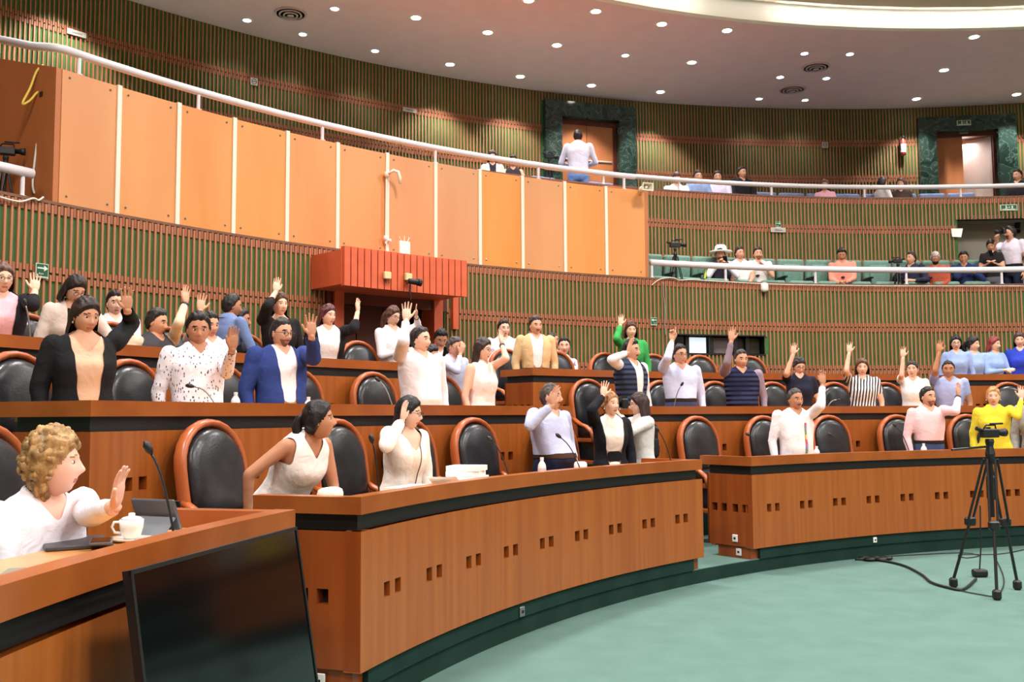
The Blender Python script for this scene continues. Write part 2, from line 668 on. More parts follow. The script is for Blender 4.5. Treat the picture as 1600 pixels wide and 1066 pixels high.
def slat_wall(t, R, zs, az0, az1, holes, topblock=True, nobj=0, blk=0.075):
    dp = math.degrees(PITCH_M / R)
    wa = 0.024
    n = int((az1 - az0) / dp)
    pieces = []                       # (dist, az, zlo, zhi, kind)
    for i in range(n):
        a = az0 + dp * i
        for z_lo, z_hi in zip(zs[:-1], zs[1:]):
            segs = [(z_lo + 0.012, z_hi - 0.012)]
            for (h0, h1, hz0, hz1) in holes:
                if h0 - .1 < a < h1 + .1:
                    ns = []
                    for (p, q) in segs:
                        if hz1 <= p or hz0 >= q:
                            ns.append((p, q))
                        else:
                            if p < hz0 - .05:
                                ns.append((p, hz0))
                            if q > hz1 + .05:
                                ns.append((hz1, q))
                    segs = ns
            for (p, q) in segs:
                P = pol(R, a, (p + q) / 2)
                x, y = proj(P)
                vis = -30 < x < 1630 and y < 660
                pieces.append((np.linalg.norm(P - CAM) if vis else 999, a, p, q, 0))
        ab = a + dp / 2
        for j, z in enumerate(zs):
            if j == 0:
                continue
            lo, hi = z - blk, z + blk
            if j == len(zs) - 1:
                if not topblock:
                    continue
                lo, hi = z - 0.10, z
            if any(h0 - .1 < ab < h1 + .1 and lo < hz1 and hi > hz0 for (h0, h1, hz0, hz1) in holes):
                continue
            pieces.append((1000, ab, lo, hi, 1))
    pieces.sort(key=lambda p: p[0])
    shared = {}
    stuff = MB()
    blocks = MB()
    for k, (d, a, p, q, kind) in enumerate(pieces):
        if kind == 0 and k < nobj and d < 900:
            key = (round(p, 3), round(q, 3))
            if key not in shared:
                o = MB().box((R - 0.012, 0, (p + q) / 2), (0.026, wa, q - p)).build('slat', SLAT, t)
                shared[key] = o.data
            else:
                o = bpy.data.objects.new('slat', shared[key])
                COL.objects.link(o)
                o.parent = t
            o.rotation_euler = (0, 0, math.radians(a))
        else:
            c = pol(R - 0.012 + (0.004 if kind else 0), a, (p + q) / 2)
            (blocks if kind else stuff).box(c, (0.026 - (0.006 if kind else 0), wa + (.006 if kind else 0), q - p), rz=math.radians(a))
    if stuff.v:
        tag(stuff.build('slats', SLAT, t), kind='stuff')
    if blocks.v:
        tag(blocks.build('slat_blocks', SLAT2, t), kind='stuff')


DOOR_A = (126.15, 133.55)
WIN = (103.8, 110.45, 2.455, 2.755)
h1 = [(DOOR_A[0], DOOR_A[1], F3, 2.98), WIN]
wl = wall_backing('wall_rear_low', W1, F2, Z1, 'green wall with vertical wooden slats behind the third desk row', h1)
slat_wall(wl, W1, [F3, 1.47, 2.20, 2.93, Z1], 74, 172, h1, nobj=300)
DA, DB = azd(1508, W2), 66.0
h2 = [(DB, DA, FB1, 5.12)]
wm = wall_backing('wall_rear_middle', W2, FB1 - .3, Z2, 'green slatted wall behind the lower balcony seats', h2)
slat_wall(wm, W2, [FB1, 3.6, 4.28, 4.93, Z2], 72, 114, h2)
slat_wall(wm, W2, [FB1, 3.6, 4.28, 4.93, Z2], 146.9, 165, [])
D1 = (105.1, 111.2, FB2, 8.2)
D2 = (79.95, 85.98, FB2, 8.13)
wu = wall_backing('wall_rear_upper', W3, FB2 - .3, ZC, 'tall green slatted wall behind the upper balcony, under the ceiling', [D1, D2])
slat_wall(wu, W3, [FB2, 5.95, 6.77, 7.59, ZC], 68, 168, [D1, D2], topblock=False)
# the rest of the round room, behind the camera
m = MB().arc(20.0, 20.15, A1, A0 + 360, -0.1, 9.4, n=60)
struct(m.build('wall_front', PANELD), 'wood panelled wall closing the round hall', 'wall')
m = MB().arc(8.9, 20.0, A0 - .6, A0, 0, ZC).arc(8.9, 20.0, A1, A1 + .6, 0, ZC)
struct(m.build('wall_sides', PANELD), 'wood panelled side walls at the ends of the tiers', 'wall')

# balcony slabs
b = empty('floor_balcony_lower')
struct(b, 'lower balcony floor with brown front edge', 'balcony floor')
MB().arc(W1 + .05, W2 + .1, A0, A1, FB1 - .12, FB1).build('slab', CARPET, b)
MB().arc(W1 - .02, W1 + 0.14, A0, A1, Z1, Z1 + .03).build('edge_trim', noisy('dark_trim', (110, 70, 48), (124, 82, 58), 5, 0.5), b)
b = empty('floor_balcony_upper')
struct(b, 'upper balcony floor with brown front edge', 'balcony floor')
MB().arc(W2 + .05, W3 + .1, DA + .1, A1, FB2 - .12, FB2).arc(W2 + .62, W3 + .1, DB, DA + .1, FB2 - .12, FB2).arc(W2 + .05, W3 + .1, A0, DB, FB2 - .12, FB2).build('slab', CARPET, b)
MB().arc(W2 - .02, W2 + 0.14, A0, A1, Z2, Z2 + .03).build('edge_trim', MATS['dark_trim'], b)

# ceiling ring, cove and high ceiling
m = MB()
m.arc(15.24, 20.3, 0, 360, ZC, ZC + .08, n=120, caps=False)
struct(m.build('ceiling', CEIL), 'beige ring ceiling dotted with round downlights', 'ceiling')
m = MB().arc(15.21, 15.34, 0, 360, ZC - .01, 9.0, n=120, caps=False)
struct(m.build('trim_cove', COVE), 'white curved cove band around the ceiling opening', 'cove')
m = MB()
m.arc(0.02, 14.98, 0, 360, 8.64, 8.70, n=120, caps=False)
m.arc(14.4, 15.3, 0, 360, 9.0, 9.05, n=96, caps=False)
struct(m.build('ceiling_upper', UPCEIL), 'beige raised ceiling inside the cove ring', 'ceiling')
for k in range(24):
    a = math.radians(45 + k * 5.0)
    o = lamp_area('cove_lamp', (14.86 * math.cos(a), 14.86 * math.sin(a), 8.60), 0.04, 3.2 if k % 6 else 1.2, (1, .97, .9), shape='RECTANGLE',
                  direction=(math.cos(a), math.sin(a), -.25))
    o.data.size = 1.25
    o.data.size_y = 0.04

# ------------------------------------------------------------------ downlights
BIG = [(650, 27), (762, 50), (703, 100), (870, 70), (826, 0), (931, 17), (813, 119), (924, 133), (1034, 37), (1081, 97),
       (1136, 47), (1032, 143), (1475, 109), (1522, 57), (1432, 154), (1588, 147)]
SMALL = [(386, 31), (523, 13), (473, 53), (586, 79), (977, 86), (1257, 83), (1328, 84), (1219, 120), (1291, 122), (1186, 154), (1258, 156)]
EMB = mat('lamp_glow_warm', (255, 244, 226), emit=((255, 246, 232), 14))
EMS = mat('lamp_glow_cool', (240, 244, 255), emit=((236, 240, 255), 9))


def ring_name(R):
    return 'outer' if R > 18.5 else ('middle' if R > 16.6 else 'inner')


cnt = {}
allL = sorted([(x, y, 1) for x, y in BIG] + [(x, y, 0) for x, y in SMALL])
for (x, y, big) in allL:
    p = hitZ(x, y, ZC)
    R = math.hypot(p[0], p[1])
    key = (ring_name(R), big)
    i = cnt.get(key, 0)
    cnt[key] = i + 1
    t = empty('downlight', p)
    tag(t, '%s recessed downlight in the %s ceiling ring, %s from the left' % ('large warm' if big else 'small cool white', key[0], ORD(i)), 'downlight', 'ceiling downlights')
    r = 0.08 if big else 0.065
    MB().lathe([(r + .035, -.012), (r + .035, 0.002), (r, 0.002), (r, -.012)], n=20).build('trim_ring', WHITEP, t)
    MB().lathe([(r, -.016), (r, -.004)], n=20).build('lens', EMB if big else EMS, t)


def spot(loc, energy, ang=1.9, blend=0.7, col=WARM):
    l = bpy.data.lights.new('downlight_beam', 'SPOT')
    l.energy = energy
    l.spot_size = ang
    l.spot_blend = blend
    l.shadow_soft_size = 0.08
    l.color = col
    o = bpy.data.objects.new('downlight_beam', l)
    o.location = loc
    COL.objects.link(o)


for a in (118.3, 113.6, 108.8, 104.0, 86.6, 80.4, 75.6, 139.2, 144.0, 148.8):
    spot(pol(19.15, a, ZC - .03), 300, 1.7, .5)
for a in (123.0, 127.3, 130.4, 97.1, 94.0):
    spot(pol(19.2, a, ZC - .03), 40, col=(0.95, 0.97, 1.0))
for a in (123.1, 118.5, 113.75, 104.3, 86.9, 132.5, 137.2, 142, 147):
    spot(pol(17.4, a, ZC - .03), 200)
for a in (118.5, 114, 109, 104.4, 87.3, 123, 128, 133, 138, 143):
    spot(pol(15.75, a, ZC - .03), 200)

VENTM = mat('vent_plaster', (206, 182, 180), 0.8)
for i, (x, y) in enumerate([(454, 20), (1275, 104), (1238, 139)]):
    p = hitZ(x, y, ZC)
    t = empty('ceiling_vent', p)
    tag(t, ['round ceiling air vent at the far left of the ceiling', 'round ceiling air vent, the nearer one at the right between four downlights',
            'round ceiling air vent, the farther one at the right near the slatted wall'][i], 'air vent', 'ceiling vents')
    for k, r in enumerate((0.27, 0.2, 0.13)):
        MB().lathe([(r, -.03 - .012 * k), (r, .0), (r - .03, 0), (r - .03, -.03 - .012 * k)], n=24).build('ring', VENTM, t)
    MB().lathe([(0.06, -.06), (0.06, 0)], n=16).build('core', VENTM, t)

# ------------------------------------------------------------------ orange panel box over the lower balcony
PB = [147.21, 144.55, 141.65, 138.75, 135.8, 132.85, 129.8, 126.7, 123.75, 120.85, 117.9, 114.98, 112.11]
KZ = 5.13
t = empty('press_box')
tag(t, 'long orange wood panelled box with cream strips below the upper balcony', 'panelled box')
for k in range(12):
    p = MB().arc(W1 + .012, W1 + .05, PB[k] - .1, PB[k + 1] + .1, Z1 + .03, KZ, n=3).build('panel', PANELW, t)
    for (da, z) in ((.42, KZ - .07), (.42, Z1 + .12)):
        for a in (PB[k] - da, PB[k + 1] + da):
            c = pol(W1 + .006, a, z)
            v, f = ellipsoid(c, (.012, .012, .012), 6, 4)
            make('screw', v, f, GREYM, p)
    if k:
        MB().arc(W1 - .006, W1 + .05, PB[k] - .1, PB[k] + .1, Z1 + .0, KZ + .012, n=1).build('strip', STRIP, t)
# side panels, sloping up to the back parapet
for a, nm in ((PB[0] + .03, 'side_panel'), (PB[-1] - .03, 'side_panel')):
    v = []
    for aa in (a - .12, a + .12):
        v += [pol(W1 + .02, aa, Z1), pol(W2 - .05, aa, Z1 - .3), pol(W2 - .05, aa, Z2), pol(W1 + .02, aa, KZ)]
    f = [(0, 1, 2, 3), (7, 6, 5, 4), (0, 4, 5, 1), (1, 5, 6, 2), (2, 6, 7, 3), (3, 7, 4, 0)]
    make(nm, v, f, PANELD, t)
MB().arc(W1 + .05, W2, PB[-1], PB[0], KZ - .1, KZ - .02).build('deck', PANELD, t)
MB().box(pol(16.36, 147.42, 4.4), (.05, .03, 2.2), rz=math.radians(147.4)).build('strip', STRIP, t)


# ------------------------------------------------------------------ railings
def railing(name, label, path, posts, zfloor, zr, r=0.045, pr=0.022):
    t = empty(name)
    tag(t, label, 'railing')
    v, f = tube(path, r, 12)
    make('handrail', v, f, RAILM, t, smooth=True)
    for (Rp, a) in posts:
        m = MB().tube([pol(Rp, a, zfloor), pol(Rp, a, zr)], pr, 8)
        m.lathe([(pr * 1.9, 0), (pr * 1.9, .012)], pol(Rp, a, zfloor), 10)
        m.build('post', RAILM, t, smooth=False)
    return t


W1r, W2r = W1 + .05, W2 + .05
path = arcpts(W1r, 112.8, 147.0, 5.36) + [pol(15.12, 147.35, 5.37), pol(15.4, 147.45, 5.43), pol(15.9, 147.4, 5.6), pol(16.4, 147.3, 5.77)]
railing('balcony_railing', 'pale pipe railing running along the top of the orange panelled box', path,
        [(W1r, azd(x, W1, 200)) for x in (125, 313, 507, 683, 843, 976)], KZ, 5.36)
railing('balcony_railing', 'pale pipe railing in front of the upper balcony blue seats',
        arcpts(W2r, A0 + 5, 116.2, 5.77),
        [(W2r, azd(x, W2, 290)) for x in (945, 1063, 1207, 1352, 1502)] + [(W2r, 76.5), (W2r, 70)], Z2 + .03, 5.77)
railing('balcony_railing', 'pale pipe railing of the upper balcony at the far left edge',
        arcpts(W2r, 147.3, 175, 5.77), [(W2r, 152), (W2r, 160), (W2r, 168)], Z2 + .03, 5.77)
railing('balcony_railing', 'white pipe railing in front of the lower balcony green seats',
        arcpts(W1r, A0 + 5, azd(1019, W1, 415), 3.95),
        [(W1r, azd(x, W1, 430)) for x in (1021, 1136, 1276, 1418, 1567)] + [(W1r, 79), (W1r, 72)], Z1 + .03, 3.95, 0.052)
railing('balcony_railing', 'short white pipe railing end left of the orange box',
        arcpts(W1r, 148.15, 175, 3.95), [(W1r, azd(40, W1, 280)), (W1r, 156), (W1r, 164)], Z1 + .03, 3.95, 0.052)


# ------------------------------------------------------------------ upper doors
def marble_door(label, D, open_leaf):
    a_lo, a_hi, zf, zt = D
    t = empty('door_1' if not open_leaf else 'door_2')
    struct(t, label, 'door')
    fa = 1.1
    MB().arc(W3 - .16, W3 + .12, a_lo - .02, a_lo + fa, zf, zt).build('jamb', MARBLE, t)
    MB().arc(W3 - .16, W3 + .12, a_hi - fa, a_hi + .02, zf, zt).build('jamb', MARBLE, t)
    MB().arc(W3 - .16, W3 + .12, a_lo + fa, a_hi - fa, zt - .33, zt).build('lintel', MARBLE, t)
    i0, i1 = a_lo + fa, a_hi - fa
    mid = (i0 + i1) / 2
    za = zt - .33
    MB().arc(W3 + .02, W3 + .18, i0, i0 + .18, zf, za).build('frame_post', DOORB, t)
    MB().arc(W3 + .02, W3 + .18, i1 - .18, i1, zf, za).build('frame_post', DOORB, t)
    MB().arc(W3 + .02, W3 + .18, i0, i1, za - .1, za).build('frame_head', DOORB, t)
    MB().arc(W3 + .5, W3 + .6, a_lo - 3, a_hi + 3, zf, zt).build('lobby_wall', mat('lobby_white', (240, 244, 246), 0.8), t)
    MB().arc(W3 + .0, W3 + .6, i0, i1, zt - .34, zt - .3).build('lobby_soffit', DOORB, t)
    if not open_leaf:
        for p, q in ((i0 + .18, mid - .02), (mid + .02, i1 - .18)):
            d = MB().arc(W3 + .08, W3 + .14, p, q, zf, za - .1).build('door_leaf', DOORW, t)
            for z in (6.98, 5.92):
                MB().arc(W3 + .055, W3 + .09, p + .12, q - .02, z, z + .03).build('push_bar', mat('pale_bar', (226, 214, 204), 0.4), d)
    else:
        MB().arc(W3 + .08, W3 + .14, mid + .1, i1 - .18, zf, za - .1).build('door_leaf', DOORW, t)
        # the right leaf stands open, swung out into the bright lobby
        h = pol(W3 + .1, i0 + .2)
        ang = math.radians((i0 + i1) / 2 + 90 - 38)
        L = 0.74
        c = h + np.array([math.cos(ang), math.sin(ang), 0]) * L / 2
        leaf = MB().box((c[0], c[1], (zf + za - .1) / 2), (L, .045, za - .1 - zf), rz=ang).build('door_leaf', noisy('pale_door', (196, 168, 156), (210, 184, 172), (3, 3, .5), 0.25), t)
        hc = h + np.array([math.cos(ang), math.sin(ang), 0]) * (L - .08)
        MB().tube([(hc[0], hc[1], 6.0), (hc[0] + .03, hc[1] - .08, 6.0), (hc[0] + .14, hc[1] - .08, 6.01)], .014, 6).build('door_handle', CHROME, leaf)
        lamp_area('lobby_lamp', pol(W3 + .3, mid, zt - .5), 0.4, 12, (0.9, 0.96, 1.0))
        MB().box(pol(W3 - .02, (i0 + i1) / 2 + .1, za - .03), (.05, .2, .04), rz=math.radians(mid)).build('door_closer', GREYM, t)
    return t


marble_door('wooden double door in a dark green marble surround behind standing man', D1, False)
marble_door('half open wooden double door in a dark green marble surround at the right', D2, True)

# ------------------------------------------------------------------ grey recess of the lower balcony (right)
m = MB().arc(W2 + .5, W2 + .6, DB - 2, DA + 2, FB1, 5.3)
m.arc(W2 + .0, W2 + .55, DB, DA, 5.12, 5.2)
m.arc(W2 + .0, W2 + .55, DA, DA + .12, FB1, 5.12)
struct(m.build('wall_recess', GREYWALL), 'plain grey entrance recess at the right end of the lower balcony', 'wall')

# ------------------------------------------------------------------ entrance under red canopy
t = empty('door_3')
struct(t, 'dark brown double door recessed below the red canopy', 'door')
zf, za = F3, 2.98
MB().arc(W1 + .75, W1 + .85, DOOR_A[0] - 1, DOOR_A[1] + 1, zf, 2.98).build('back_wall', DARK, t)
MB().arc(W1 + .0, W1 + .8, DOOR_A[1], DOOR_A[1] + .15, zf, 2.98).build('reveal', GREENB, t)
MB().arc(W1 + .0, W1 + .8, DOOR_A[0] - .15, DOOR_A[0], zf, 2.98).build('reveal', GREENB, t)
MB().arc(W1 + .0, W1 + .8, DOOR_A[0], DOOR_A[1], za, za + .015).build('soffit', DOORB, t)
for p, q in ((131.0, 132.55), (129.35, 130.93), ):
    d = MB().arc(W1 + .30, W1 + .35, p, q, zf, za).build('door_leaf', DOORB, t)
    MB().arc(W1 + .25, W1 + .29, p + .1, q - .1, 2.12, 2.15).build('push_bar', CHROME, d)
MB().arc(W1 + .30, W1 + .35, 127.9, 129.3, zf, za).build('door_leaf', DOORB, t)
for a in (132.95, 126.75):
    MB().arc(W1 - .1, W1 - .002, a - .28, a + .28, zf, 3.1).arc(W1 - .002, W1 + .25, a - .28, a + .28, zf, za).build('pillar', CANOPY, t)
MB().arc(W1 - .08, W1 + .02, 125.4, 125.75, 2.7, 3.2).build('bracket', CANOPY, t)

MB().arc(W1 - .06, W1 - .03, DOOR_A[0] - .05, DOOR_A[1] + .05, 2.95, 3.12).build('dark_filler', DOORB, t)  # added dark plate over the slats, standing in for the recess's shade
t = empty('entrance_canopy')
tag(t, 'red orange ribbed canopy box over the dark entrance doors', 'canopy')
RC = 14.25
ca0, ca1 = azd(728, RC, 430), azd(535, RC, 430)
MB().arc(RC + .03, W1 - .04, ca0, ca1, 3.10, 3.54).build('box', CANOPY, t)
nf = 19
dc = (ca1 - ca0) / nf
for k in range(nf):
    a = ca0 + dc * k
    MB().arc(RC - .03, RC + .05, a + .02, a + dc - .045, 3.08, 3.58, n=1).build('fin', CANOPY, t)

# ------------------------------------------------------------------ control room window in the low wall
t = empty('window_1')
struct(t, 'narrow control room window band with black frame in slatted wall', 'window')
wa0, wa1, wz0, wz1 = WIN
MB().arc(W1 - .03, W1 + .3, wa0, wa1, wz1, wz1 + .02).arc(W1 - .03, W1 + .3, wa0, wa1, wz0 - .02, wz0).build('frame', DARK, t)
MB().arc(W1 + .55, W1 + .6, wa0 - 1, wa1 + 1, wz0 - .3, wz1 + .3).build('room_wall', mat('control_room_wall', (120, 112, 96), 0.8), t)
e = [wa1, 109.2, 107.45, 105.75, 104.9, wa0]
for k in range(5):
    if 1 <= k <= 4:
        MB().arc(W1 + .06, W1 + .12, e[k] - .13, e[k] + .13, wz0, wz1, n=1).build('mullion', DARK, t)
wp = mat('bright_pane', (214, 228, 236), 0.2, emit=((214, 230, 240), 0.75))
MB().arc(W1 + .14, W1 + .15, 107.7, 109.0, wz0 + .02, wz1 - .02, n=2).build('pane', wp, t)
MB().arc(W1 + .14, W1 + .15, 105.8, 107.3, wz0 + .02, wz1 - .02, n=2).build('pane', mat('grey_pane', (120, 112, 112), 0.1), t)
MB().arc(W1 + .14, W1 + .15, 103.9, 105.65, wz0 + .02, wz1 - .02, n=2).build('pane', mat('dim_pane', (64, 66, 58), 0.1), t)
MB().arc(W1 + .0, W1 + .3, wa0 - .02, wa0 + .02, wz0, wz1, n=1).arc(W1, W1 + .3, wa1 - .02, wa1 + .02, wz0, wz1, n=1).build('jamb', DARK, t)


# ================================================================== DESKS
def holed_panel(m, R, a_hi, a_lo, z0, z1, centres, half, hz0, hz1, dep=0.06, mi=0, mh=1):
    """curved front panel with square recesses; the azimuth falls from a_hi to a_lo"""
    br = {a_hi, a_lo}
    hs = []
    for c in centres:
        if a_lo + half < c < a_hi - half:
            hs.append((c - half, c + half))
            br |= {c - half, c + half}
    a = math.floor(a_lo)
    while a < a_hi:
        if a > a_lo and all(abs(a - b) > .2 for b in br) and not any(h[0] < a < h[1] for h in hs):
            br.add(a)
        a += 1.0
    br = sorted(br, reverse=True)
    for p, q in zip(br[:-1], br[1:]):
        inh = any(abs(h[1] - p) < 1e-6 for h in hs)
        spans = [(z0, hz0), (hz1, z1)] if inh else [(z0, hz0), (hz0, hz1), (hz1, z1)]
        for (s, e_) in spans:
            m.add([pol(R, p, s), pol(R, q, s), pol(R, q, e_), pol(R, p, e_)], [(0, 1, 2, 3)], mi)
        if inh:
            o = [pol(R, p, hz0), pol(R, q, hz0), pol(R, q, hz1), pol(R, p, hz1)]
            i = [pol(R + dep, p, hz0), pol(R + dep, q, hz0), pol(R + dep, q, hz1), pol(R + dep, p, hz1)]
            m.add(o + i, [(0, 4, 5, 1), (1, 5, 6, 2), (2, 6, 7, 3), (3, 7, 4, 0)], mi)
            m.add(i, [(0, 1, 2, 3)], mh)


def end_panel(m, R, a, z0, z1, sgn, depth_=0.52, pairs=(0.14, 0.36), mi=0, mh=1, hz=None):
    """flat radial end face with one or two pairs of recesses; sgn +1 faces growing azimuth"""
    hs = []
    for c in pairs:
        for d in (-.055, .055):
            hs.append((c + d - .032, c + d + .032))
    br = sorted({0, depth_, *[h[0] for h in hs], *[h[1] for h in hs]})
    hz0, hz1 = hz
    tdir = pol(1, a + 90) * -sgn

    def q(r, z, dd=0.0):
        return pol(R + r, a, z) + tdir * dd
    for p, s in zip(br[:-1], br[1:]):
        inh = any(abs(h[0] - p) < 1e-6 for h in hs)
        for (u, e_) in ([(z0, hz0), (hz1, z1)] if inh else [(z0, z1)]):
            m.add([q(p, u), q(s, u), q(s, e_), q(p, e_)], [(0, 1, 2, 3)], mi)
        if inh:
            o = [q(p, hz0), q(s, hz0), q(s, hz1), q(p, hz1)]
            i = [q(p, hz0, .06), q(s, hz0, .06), q(s, hz1, .06), q(p, hz1, .06)]
            m.add(o + i, [(0, 4, 5, 1), (1, 5, 6, 2), (2, 6, 7, 3), (3, 7, 4, 0)], mi)
            m.add(i, [(0, 1, 2, 3)], mh)


def desk(label, R, a_hi, a_lo, fl, lip, hzc, hole_first, hole_pitch, endpairs, hole_span):
    t = empty('curved_desk')
    tag(t, label, 'desk')
    da = math.degrees(1 / R)
    zt = lip - 0.165                       # top of the veneered front
    zb = fl + 0.11
    D = 0.52
    centres = []
    c = hole_first
    while c > a_lo:
        centres += [c - hole_span / 2, c + hole_span / 2]
        c -= hole_pitch
    m = MB()
    holed_panel(m, R, a_hi, a_lo, zb, zt, centres, 0.032 * da, hzc - .037, hzc + .037)
    m.arc(R + .07, R + .09, a_lo + .1, a_hi - .1, zb, zt)
    m.arc(R, R + .09, a_lo + .01, a_hi - .01, zb - .01, zb)
    m.build('front_panel', [DESKW, HOLE], t)
    for a, s in ((a_hi, 1), (a_lo, -1)):
        m = MB()
        end_panel(m, R, a, zb, zt, s, D, endpairs, hz=(hzc - .037, hzc + .037))
        m.arc(R + .005, R + D, min(a - s * .08 * da, a - s * .1 * da), max(a - s * .08 * da, a - s * .1 * da), zb, zt, n=1)
        m.arc(R + D - .02, R + D, min(a, a - s * .1 * da), max(a, a - s * .1 * da), zb, zt, n=1)
        m.build('end_panel', [ENDW, HOLE], t)
    # black recessed band
    MB().arc(R + .04, R + D, a_lo + .04 * da, a_hi - .04 * da, zt, lip - .085).build('recess_band', BLACKB, t)
    # raised edge, along the front and around the ends
    m = MB().arc(R, R + .09, a_lo - .01, a_hi + .01, lip - .085, lip)
    m.build('edge_rail', LIPW, t)
    for a, s in ((a_hi, 1), (a_lo, -1)):
        p, q = sorted((a + s * .01, a - s * .08 * da))
        MB().arc(R + .09, R + D + .08, p, q, lip - .085, lip - .002, n=1).build('end_rail', LIPW, t)
    MB().arc(R + .09, R + D + .06, a_lo + .08 * da, a_hi - .08 * da, lip - .11, lip - .075).build('work_top', TOPW, t)
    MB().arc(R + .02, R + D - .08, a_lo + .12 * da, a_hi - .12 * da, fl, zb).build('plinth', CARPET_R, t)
    for a, s in ((a_hi, 1), (a_lo, -1)):
        p, q = sorted((a - s * .02 * da, a - s * .12 * da))
        MB().arc(R + .05, R + D - .1, p, q, fl, zb, n=1).build('plinth_end', ENDW, t)
    return t


desk('front row curved desk at the far left, behind the black television', R1, 194, 165.66, F1, L1, 0.57, 190, 3.0, (0.26,), .75)
desk('long front row curved desk in the middle with square holes', R1, 161.63, 133.53, F1, L1, 0.57, 159.5, 3.0, (0.26,), .75)
desk('front row curved desk at the right, behind the tripod', R1, 128.96, 100.6, F1, L1, 0.575, 127.05, 3.03, (0.14, 0.38), .75)
desk('second row curved desk at the left, behind the blonde woman', R2, 162.3, 133.6, F2, L2, 1.075, 160.4, 2.72, (0.26,), .62)
desk('second row curved desk at the right, below the white window', R2, 129.2, 100.4, F2, L2, 1.075, 127.2, 2.72, (0.14, 0.38), .62)
desk('third row curved desk at the left, below the red canopy', R3, 162.6, 134.5, F3, L3, 1.53, 160.4, 2.5, (0.26,), .54)
desk('third row curved desk in the middle, in front of tan jacket man', R3, 129.26, 100.0, F3, L3, 1.53, 127.2, 2.5, (0.14, 0.38), .54)
desk('third row curved desk at the right edge, where four staff women stand', R3, 97.73, 69.5, F3, L3, 1.53, 95.6, 2.5, (0.14, 0.38), .54)

# ================================================================== CHAIRS
def chair_proto():
    t = empty('armchair')
    W, zs, zt = 0.27, 0.74, 1.29
    tilt = math.radians(9)

    def bk(x, z, y=0.0):                     # a point in the tilted plane of the back
        dz = z - zs
        return np.array([x, -0.20 - dz * math.sin(tilt) + y, zs + dz * math.cos(tilt)])
    path = [bk(-W * .97, 0.62), bk(-W * .98, 0.76), bk(-W, 0.92)]
    for k in range(13):
        a = PI - PI * k / 12
        path.append(bk(W * math.cos(a), 1.03 + (zt - 1.03) * math.sin(a)))
    path += [bk(W, 0.92), bk(W * .98, 0.76), bk(W * .97, 0.62)]
    v, f = tube(path, [(0.045, 0.026)] * len(path), 8, ref=(0, 1, 0))
    make('back_frame', v, f, CHAIRW, t, smooth=True)
    out = []
    for k in range(17):
        a = PI - PI * k / 16
        out.append((0.90 * W * math.cos(a), 1.03 + (zt - 1.06) * math.sin(a)))
    out = [(-0.86 * W, 0.74), (-0.88 * W, 0.9)] + out + [(0.88 * W, 0.9), (0.86 * W, 0.74)]
    n = len(out)
    cx, cz = 0.0, 0.98
    v, f = [], []
    rings = [(1.0, -0.035), (1.0, 0.03), (0.94, 0.055), (0.8, 0.07), (0.4, 0.078)]
    for s_, y in rings:
        for (x, z) in out:
            v.append(bk(cx + (x - cx) * s_, cz + (z - cz) * s_, y))
    for r in range(len(rings) - 1):
        for k in range(n):
            l = (k + 1) % n
            f.append((r * n + k, r * n + l, (r + 1) * n + l, (r + 1) * n + k))
    f.append(tuple(range((len(rings) - 1) * n, len(rings) * n)))
    f.append(tuple(range(n - 1, -1, -1)))
    make('back_pad', v, f, LEATHER, t, smooth=True)
    MB().rbox((0, 0.0, 0.67), (0.47, 0.42, 0.13), 0.05, 3).build('seat', LEATHER, t, smooth=True)
    MB().rbox((0, 0.0, 0.47), (0.42, 0.36, 0.24), 0.03, 2).build('seat_box', LEATHER, t, smooth=True)
    MB().rbox((0, 0.0, 0.585), (0.54, 0.44, 0.05), 0.015, 2).build('seat_frame', CHAIRW, t)
    MB().rbox((0, 0.0, 0.33), (0.50, 0.42, 0.05), 0.015, 2).build('base_frame', CHAIRW, t)
    for s_ in (-1, 1):
        p = [bk(s_ * W, 0.84), np.array([s_ * .28, -.14, .80]), np.array([s_ * .285, -.06, .765]), np.array([s_ * .285, .04, .74]),
             np.array([s_ * .28, .13, .68]), np.array([s_ * .27, .15, .58])]
        v, f = tube(p, [(0.022, 0.03)] * 6, 8)
        make('armrest', v, f, CHAIRW, t, smooth=True)
        for y in (-.18, .18):
            MB().box((s_ * .22, y, 0.16), (.05, .05, .32)).build('leg', CHAIRW, t)
    return t


CH = chair_proto()
ch_used = [False]


def chair(px, Rb, fl, note, row, turn=0.0):
    a = azd(px, Rb + .18)
    o = CH if not ch_used[0] else copy_tree(CH)
    ch_used[0] = True
    o.location = tuple(map(float, pol(Rb, a, fl)))
    o.rotation_euler = (0, 0, math.radians(a + 90 + turn))
    tag(o, 'black armchair with wooden arch, %s row, %s' % (row, note), 'chair', 'delegates armchairs')


for px, note in [(-4, 'behind blonde woman'), (347, 'empty, facing the blonde woman\'s desk end'), (541, 'right behind woman in white vest'),
                 (652, 'behind woman in white blazer'), (752, 'empty, behind the white papers'), (876, 'behind man in light blue shirt'),
                 (1097, 'empty, at the gap between desks'), (1200, 'left of man in white embroidered shirt'), (1302, 'right of man in white embroidered shirt'),
                 (1408, 'left of man in pink shirt'), (1517, 'left of woman in yellow')]:
    chair(px, 10.18, F1, note, 'front')
for px, note in [(38, 'left of woman in black blazer'), (214, 'right of woman in black blazer'), (357, 'right of man in patterned shirt'),
                 (474, 'right of man in blue blazer'), (592, 'empty, left of man with straight raised arm'), (697, 'left of woman in white dress'),
                 (926, 'behind woman in black coat, by the aisle'), (1040, 'left of man pointing upward'), (1124, 'left of man in quilted vest'),
                 (1214, 'left of woman in navy tee'), (1310, 'left of woman in striped blouse'), (1390, 'left of woman in white tee'), (1582, 'at the right edge behind woman in yellow')]:
    chair(px, 11.68, F2, note, 'second')
